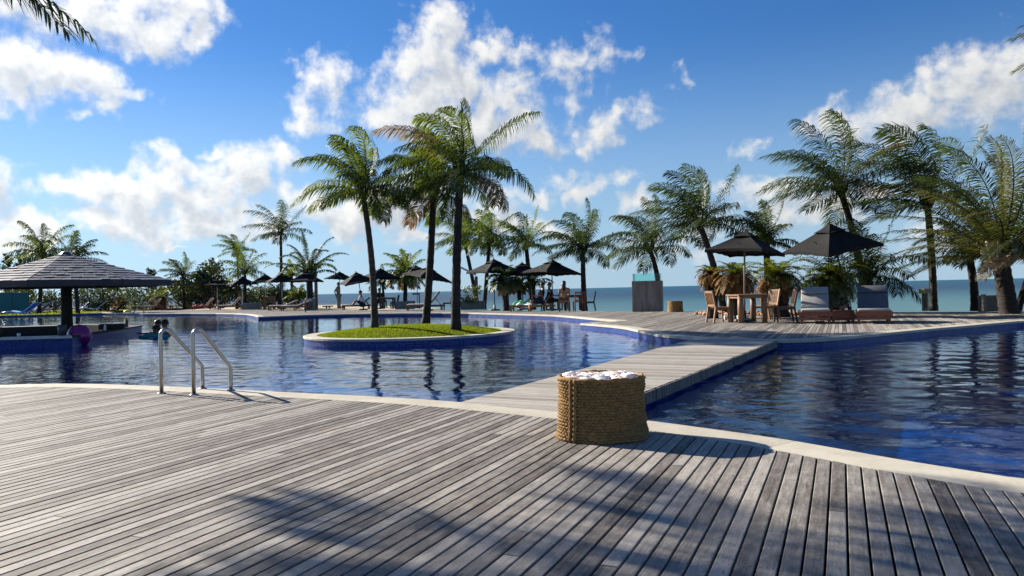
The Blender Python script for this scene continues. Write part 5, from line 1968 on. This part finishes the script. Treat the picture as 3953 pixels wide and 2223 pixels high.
# ------------------------------------------------------------------ far terrace furniture
GL = 'far terrace loungers'
lounger('wooden lounger with white and green towels below the left of three parasols', at(1975, 1202), R(-12), 'teak', 'cream_cushion', 55, 1.9, .72, False, GL)
p = at(1990, 1202)
tw = MB()
rng = random.Random(4)
def cloth_lump(name, label, loc, rz, w, d, h, m, seed, cat='towel'):
    rg_ = random.Random(seed)
    nx, ny = 12, 8
    v, f = [], []
    ph = [rg_.uniform(0, 6) for _ in range(6)]
    for j in range(ny + 1):
        for i in range(nx + 1):
            u, q = i / nx, j / ny
            e = min(u, 1 - u, q, 1 - q)
            z = h * (.45 + .3 * math.sin(7 * u + ph[0]) * math.cos(5 * q + ph[1]) + .2 * math.sin(13 * u + ph[2] + 4 * q)) * min(1, e * 6 + .12)
            v.append(((u - .5) * w + .03 * math.sin(9 * q + ph[3]), (q - .5) * d + .03 * math.sin(8 * u + ph[4]), max(.004, z)))
    for j in range(ny):
        for i in range(nx):
            k_ = j * (nx + 1) + i
            f.append((k_, k_ + 1, k_ + nx + 2, k_ + nx + 1))
    o = MB().add(v, f).build(name, m, None, True, loc=loc, rot=(0, 0, rz))
    md = o.modifiers.new('thick', 'SOLIDIFY')
    md.thickness = .012
    return tag(o, label, cat)


cloth_lump('beach_towel', 'crumpled white towel hanging on the wooden lounger', p + Vector((.55, -.12, .30)), R(-12), 1.0, .62, .16, 'white_towel', 1)
cloth_lump('beach_towel', 'bright green towel bunched behind the white towel', p + Vector((.35, .22, .31)), R(-12), .95, .45, .34, 'green_towel', 2)
lounger('small wooden lounger with raised back beside the diners', at(2042, 1202), R(8), 'teak', 'cream_cushion', 62, 1.25, .6, False, GL)
chair('yellowish slatted chair holding the long haired person', at(2180, 1201.5), R(82), 'teak')
chair('reddish slatted chair right of the long haired person', at(2236, 1200.5), R(95), 'teak_red')
chair('dark chair furthest right of the dining group', at(2275, 1199.5), R(172), 'teak_dark')
chair('dark chair left of the dining group beside the seated diner', at(2115, 1200), R(8), 'teak_dark')
table('dark wooden table amid the dining group by the sea', at(2212, 1198.5), 0, .9, .74, 'teak_dark', .04)
lounger('wooden lounger with raised slatted back between island trunks', at(1572, 1199), R(3), 'teak_red', 'cream_cushion', 50, 2.2, .72, True, GL)
chair('dark wooden chair behind the raised lounger back', at(1728, 1197), R(175), 'teak_dark')
table('dark table behind the left island palm', at(1497, 1192), 0, 1.0, .74, 'teak_dark', .05, square_legs=True)
chair('dark chair left of the table behind the island palm', at(1458, 1191.5), R(5), 'teak_dark')
chair('dark chair right of the table behind the island palm', at(1522, 1191.5), R(178), 'teak_dark')
lounger('dark lounger carrying the person in the pale shirt', at(1325, 1195.5), R(2), 'teak_dark', 'shaded_cushion', 35, 1.9, .7, False, GL)
p = at(1266, 1190.5)
bq = thing('low_bench', 'small dark bench left of the standing person', 'bench', p)
MB().box(-.36, -.15, .12, .36, .15, .20).build('seat', 'teak_dark', bq)
for s in (-1, 1):
    MB().box(s * .1 - .03, -.1, 0, s * .1 + .03, .1, .119).build('leg', 'teak_dark', bq)
lounger('reddish lounger with pale pad left of the thick planter column', at(1040, 1199.5), R(4), 'teak_red', 'cream_cushion', 22, 1.95, .72, True, GL)
lounger('second reddish lounger overlapping the first near the column', at(1088, 1200.5), R(4), 'teak_red', 'cream_cushion', 20, 1.95, .72, True, GL)
table('high reddish bar table left of the reddish loungers', at(1040, 1194.5), R(10), .85, .95, 'teak_red', .06, square_legs=True)
lounger('cream padded lounger left of the grey planter box', at(845, 1196), R(6), 'teak_red', 'cream_cushion', 48, 1.9, .7, True, GL)
lounger('lounger with a red towel between two far parasols', at(745, 1196), R(6), 'teak_red', 'cream_cushion', 48, 1.9, .7, True, GL)
q_ = at(770, 1196)
cloth_lump('beach_towel', 'red and pink towel heaped on the far lounger', q_ + Vector((0, 0, .30)), 0, 1.0, .6, .22, 'red_towel', 3)
lounger('cream padded lounger under the leftmost parasol', at(518, 1196.5), R(8), 'teak_red', 'cream_cushion', 52, 1.9, .7, True, GL)
lounger('cream padded lounger next to the far cycad trunk', at(548, 1197), R(8), 'teak_red', 'cream_cushion', 52, 1.9, .7, True, GL)
lounger('bare wooden lounger behind the leftmost parasol pole', at(660, 1192), R(4), 'teak', 'cream_cushion', 20, 1.9, .7, False, GL)
table('dark table in the shade right of the bar column', at(425, 1193), 0, .9, .76, 'teak_dark', .05)

planter_box('planter_box', 'grey planter box with a leafy shrub right of the island', at(1826, 1195), 1.32, .6, .48, 0, seed=1)
bush('leafy green shrub growing in the grey planter box', at(1826, 1195) + Vector((-.1, 0, .36)), 1.5, .9, 401, 520, .07, clumps=7, group='planter shrubs')
planter_box('planter_box', 'grey planter box holding the bushy palm between island trunks', at(1565, 1193), 1.15, .8, .50, 0)
planter_box('planter_box', 'wide grey planter box left of the high bar table', at(973, 1194), 1.35, .7, .48, 0)
planter_box('stone_tub', 'square stone tub of the arching palm', at(1197, 1197), .62, .62, .78, 0, 'concrete')
p = at(1222, 1195)
tag(MB().box(-.09, -.09, 0, .09, .09, 2.2).build('timber_post', 'teak_dark', None, loc=p), 'slim dark timber post right of the arching palm tub', 'post')
p = at(1841, 1194)
bp = thing('beam_post', 'tall grey post with a pale sloping beam left of the three parasols', 'post', p)
MB().box(-.085, -.085, 0, .085, .085, 1.85).build('post', 'fascia_wood', bp)
MB().bar((-.95, 0, 2.42), (.0, 0, 1.93), .16, .11).build('sloping_beam', 'stone_white', bp)
p = at(1180, 1206)
hr = thing('pool_handrail', 'thin far pool handrail at the terrace edge left of the island', 'handrail', p, 0, 'pool handrails')
MB().tube([(0, 0, 0), (0, 0, .7), (.05, 0, .82), (.2, 0, .8)], .03, 8).build('rail', 'dark_metal', hr, True)
p = at(552, 1208)
hr = thing('pool_handrail', 'far pool handrail beside the cream loungers', 'handrail', p, 0, 'pool handrails')
MB().tube([(-.7, 0, 0), (-.2, 0, .65), (0, 0, .8), (.06, 0, .7), (.06, 0, 0)], .035, 8).build('rail', 'pale_pole', hr, True)
p = at(1611, 1192)
ub = thing('timber_stand', 'small dark timber stand left of the middle island trunk', 'stand', p)
MB().box(-.03, -.04, 0, .03, .04, .98).build('post', 'teak_dark', ub, loc=(.14, 0, 0))
MB().box(-.28, -.05, .88, .105, .05, .98).build('crossbar', 'teak_dark', ub)

# ------------------------------------------------------------------ blue loungers on the far lawn
def sling(label, foot, rz, m='sling_blue', L=2.2, W=.9):
    t = thing('sling_lounger', label, 'sun lounger', foot, rz, 'blue sling loungers')
    v, f = [], []
    prof = [(0, .22), (.3, .30), (.6, .28), (.9, .20), (1.2, .18), (1.45, .28), (1.75, .52), (2.05, .78), (2.2, .86)]
    for x, z in prof:
        for y, dz in ((-W / 2, .03), (-W / 6, 0), (W / 6, 0), (W / 2, .03)):
            v.append((x, y, z + dz))
    for i in range(len(prof) - 1):
        for k_ in range(3):
            f.append((i * 4 + k_, i * 4 + k_ + 1, i * 4 + k_ + 5, i * 4 + k_ + 4))
    o = MB().add(v, f).build('sling', m, t, True)
    md = o.modifiers.new('thick', 'SOLIDIFY')
    md.thickness = .05
    for s in (-1, 1):
        MB().tube([(x, s * W / 2, z + .03) for x, z in prof], .028, 6).build('side_rail', 'white_plastic', t, True)
        for x, z in ((.3, .28), (1.5, .28)):
            MB().tube([(x, s * (W / 2 - .03), 0), (x, s * (W / 2 - .03), z)], .03, 6).build('leg', 'white_plastic', t)
    return t


sling('deep blue sling lounger directly right of the bar column', at(246, 1204), R(35))
sling('bright blue sling lounger furthest right on the lawn', at(305, 1204), R(25), 'sling_sky')
sling('deep blue sling lounger left of the bar column', at(140, 1206), R(20))
sling('blue sling lounger in the middle left behind the bar', at(85, 1211), R(15))
sling('bright blue sling lounger at the far left edge', at(20, 1220), R(8), 'sling_sky')
rg = np.random.default_rng(15)
n = 9000
gx = rg.uniform(-62, -33.5, n)
gy = rg.uniform(58.5, 72, n)
gp = np.stack([gx, gy, np.full(n, -.012)], 1)
grass_patch('lawn_grass', 'green lawn around the blue loungers at the far left', gp, .03, .10, .06, rg)
p = pt(10, 0, 63)
scn = thing('wind_screen', 'dark teal screen wall behind the bar at the far left', 'screen', (p.x, p.y, 0))
for i in range(3):
    MB().box(-2.4 + i * 1.35, -.02, .25, -2.4 + i * 1.35 + 1.29, .02, 1.75).build('panel', 'teal_screen', scn)
for i in range(4):
    MB().box(-2.43 + i * 1.35 - .02, -.04, 0, -2.43 + i * 1.35 + .02, .04, 1.9).build('post', 'dark_metal', scn)

# ------------------------------------------------------------------ swim-up bar under the shingled roof
BC = pt(232, 0, 23.5)
roof = thing('bar_pavilion', 'mushroom shaped bar pavilion with octagonal shingled roof on one thick column', 'pavilion', (BC.x, BC.y, 0), R(-10))
RA = 2.72                                    # apothem of the octagon
Z_APEX, Z_EAVE = 2.48, 1.60
NS = 8


def oct_pt(i, ap, z):
    a = R(22.5 + 45 * i)
    r = ap / math.cos(R(22.5))
    return Vector((r * math.cos(a), r * math.sin(a), z))


rows = 11
rs = random.Random(9)
sh_items = []


def surf(ap):                                  # slightly curved slope
    t = ap / RA
    return Z_APEX + (Z_EAVE - Z_APEX) * (t ** 0.94)


for i in range(NS):
    for r in range(rows):
        a0, a1 = RA * (r + .02) / rows, RA * (r + 1.0) / rows
        A0, B0 = oct_pt(i, a0, surf(a0)), oct_pt(i + 1, a0, surf(a0))
        A1, B1 = oct_pt(i, a1, surf(a1)), oct_pt(i + 1, a1, surf(a1))
        wid = (B1 - A1).length
        n = max(1, round(wid / .24))
        out = ((A1 + B1) / 2 - (A0 + B0) / 2).normalized()
        nor = (B1 - A1).cross(out).normalized()
        if nor.z < 0:
            nor = -nor
        cuts = [0] + sorted((k + rs.uniform(-.22, .22)) / n for k in range(1, n)) + [1]
        for k in range(n):
            s0, s1 = cuts[k] + .004 / max(wid, .1), cuts[k + 1] - .004 / max(wid, .1)
            lift0, lift1 = .003, .020 + rs.uniform(0, .012)
            ext = rs.uniform(.03, .065)
            p = [A0.lerp(B0, s0) + nor * lift0, A0.lerp(B0, s1) + nor * lift0, A1.lerp(B1, s1) + nor * lift1 + out * ext, A1.lerp(B1, s0) + nor * lift1 + out * (ext + rs.uniform(-.01, .01))]
            p[2] += nor * rs.uniform(-.006, .006)
            q = [v - nor * .022 for v in p]
            mid = sum(p, Vector()) / 4
            wz = Matrix.Rotation(R(-10), 3, 'Z') @ mid
            facing = (Matrix.Rotation(R(-10), 3, 'Z') @ nor).dot(Vector((13.7, -23.5, -1.0)).normalized())
            sh_items.append((facing, p, q, rs.random()))
sh_items.sort(key=lambda t: -t[0])
rest = MB()
F6 = [(0, 1, 2, 3), (7, 6, 5, 4), (0, 4, 5, 1), (1, 5, 6, 2), (2, 6, 7, 3), (3, 7, 4, 0)]
deckr = MB()
for i in range(NS):
    for j in range(4):
        a0, a1 = RA * j / 4, RA * (j + 1) / 4
        deckr.add([oct_pt(i, a0, surf(a0) - .03), oct_pt(i + 1, a0, surf(a0) - .03), oct_pt(i + 1, a1, surf(a1) - .03), oct_pt(i, a1, surf(a1) - .03)], [(0, 3, 2, 1)])
rf = deckr.build('roof', 'eave_board', roof)
for idx, (fc, p, q, tint) in enumerate(sh_items):
    if idx < 300:
        link('shingle', MB().add(p + q, F6, tint).mesh('shingle', 'shingle'), rf)
    else:
        rest.add(p + q, F6, tint)
o = rest.build('shingles', 'shingle', rf)
o['kind'] = 'stuff'
for i in range(NS):
    a, b_ = oct_pt(i, RA + .03, Z_EAVE - .09), oct_pt(i + 1, RA + .03, Z_EAVE - .09)
    MB().bar(a, b_, .035, .17).build('eave_board', 'eave_board', roof)
    r0, r1 = oct_pt(i, .12, Z_APEX - .18), oct_pt(i, RA - .05, Z_EAVE - .12)
    MB().bar(r0, r1, .07, .12).build('rafter', 'teak_dark', roof)
MB().lathe([(.16, Z_APEX - .03), (.10, Z_APEX + .03), (.02, Z_APEX + .055)], 8).build('cap', 'shingle', rf)
MB().tube([(0, 0, -1.3), (.0, 0, .2), (0, 0, 1.2), (0, 0, Z_APEX - .15)], [.18, .165, .15, .165], 14).build('column', 'palm_bark_dark', roof, True)
# counter ring
A_, B_ = at(278, 1298, .12).xy, at(547, 1256, .12).xy
CT = [V2((-21.5, 18.5)), A_, B_, V2((-16.0, 29.2)), V2((-22.5, 27.5))]
ctr = thing('bar_counter', 'low blue mosaic bar counter rising from the water round the column', 'counter', (BC.x, BC.y, 0))
cc = V2((BC.x, BC.y))
loop = [p - cc for p in CT]
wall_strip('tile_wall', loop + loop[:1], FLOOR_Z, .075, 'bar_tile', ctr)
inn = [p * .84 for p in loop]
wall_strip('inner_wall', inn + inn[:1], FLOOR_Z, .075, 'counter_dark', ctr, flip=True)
for i in range(len(loop)):
    a, b_ = loop[i], loop[(i + 1) % len(loop)]
    c, d = inn[i], inn[(i + 1) % len(loop)]
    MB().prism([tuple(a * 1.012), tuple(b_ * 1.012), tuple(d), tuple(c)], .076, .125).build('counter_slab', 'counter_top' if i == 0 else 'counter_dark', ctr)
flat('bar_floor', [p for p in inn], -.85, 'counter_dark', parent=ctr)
# things on the counter
def on_counter(t, u, z=.125):
    """t along front side (0..1), u towards the inside"""
    p = CT[0].lerp(CT[1], t)
    q = (cc + inn[0]).lerp(cc + inn[1], t)
    r = p.lerp(q, u)
    return Vector((r.x, r.y, z))


def on_side(t, u, z=.125):
    p = CT[1].lerp(CT[2], t)
    q = (cc + inn[1]).lerp(cc + inn[2], t)
    r = p.lerp(q, u)
    return Vector((r.x, r.y, z))


def cup(name, label, loc, r, h, m, cat):
    t = MB().lathe([(r * .75, 0.001), (r * .9, h * .5), (r, h), (r * .9, h), (r * .8, h * .55), (r * .6, .01)], 12).build(name, m, None, True, loc=loc)
    return tag(t, label, cat)


def bottle(label, loc, s=1.0, m='glass_bottle'):
    t = MB().lathe([(.035 * s, 0.001), (.038 * s, .02 * s), (.038 * s, .17 * s), (.014 * s, .22 * s), (.013 * s, .28 * s), (.016 * s, .285 * s)], 10).build('bottle', m, None, True, loc=loc)
    return tag(t, label, 'bottle')


cup('drink_cup', 'dark tumbler on the counter left of the column', on_counter(.80, .75), .13, .26, 'counter_dark', 'cup')
cup('drink_cup', 'white cup at the left end of the front counter', on_counter(.62, .5), .05, .12, 'white_plastic', 'cup')
cup('drink_cup', 'small white cup just left of the dark tumbler', on_counter(.74, .6), .045, .10, 'white_plastic', 'cup')
cup('drink_cup', 'small white cup just right of the dark tumbler', on_counter(.86, .7), .045, .09, 'white_plastic', 'cup')
cup('ice_bucket', 'tall dark bucket on the counter right of the column', on_counter(.975, .8), .11, .28, 'dark_metal', 'bucket')
bottle('dark bottle at the left edge on the front counter', on_counter(.58, .8), 1.2)
bottle('dark bottle standing beside the left edge white cup', on_counter(.645, .85), 1.1)
bottle('bottle at the far tip of the side counter', on_side(.80, .4), 1.1)
bottle('small clear bottle in the middle of the side counter', on_side(.45, .5), .8, 'white_plastic')
p = on_side(.58, .6)
tag(MB().box(-.35, -.2, 0.001, .35, .2, .16).build('bar_crate', 'counter_dark', None, loc=p, rot=(0, 0, .3), bevel=.01), 'dark crate on the side counter behind the ball', 'crate')
p = at(54, 1204)
tag(MB().box(-.75, -.3, 0.001, .75, .3, .55).build('cushion_box', 'cream_cushion', None, loc=p, bevel=.03), 'beige cushion box near the blue loungers at far left', 'box')

# floats
p = pt(306, 1268, 20.6)
bl = thing('beach_ball', 'dark purple beach ball floating at the corner of the bar counter', 'ball', (p.x, p.y, WATER_Z - .04))
bm = bmesh.new()
bmesh.ops.create_uvsphere(bm, u_segments=24, v_segments=16, radius=.30)
me = bpy.data.meshes.new('ball')
bm.to_mesh(me)
bm.free()
me.materials.append(MATS['purple_vinyl'])
me.polygons.foreach_set('use_smooth', [True] * len(me.polygons))
link('ball', me, bl, (0, 0, .29))
MB().lathe([(.012, 0), (.016, .02), (.01, .03)], 8).build('valve', 'white_plastic', bl, loc=(0, -.0, .585))
p = pt(590, 1292, 23.4)
fl = MB().tube([(-.42, 0, 0), (-.2, .05, .03), (0, 0, .04), (.25, -.03, .02), (.45, .02, 0)], [.05, .06, .06, .06, .05], 8).build('pool_noodle', 'cloth_teal', None, True, loc=(p.x, p.y, WATER_Z + .03))
tag(fl, 'teal float lying on the water beside the swimmers', 'float')
p = at(492, 1211, WATER_Z)
tag(MB().lathe([(.05, 0), (.22, .06), (.30, .16), (.24, .28), (.06, .34)], 14).build('pool_float', 'yellow_vinyl', None, True, loc=(p.x, p.y, WATER_Z - .02)), 'yellow float at the far pool edge', 'float')
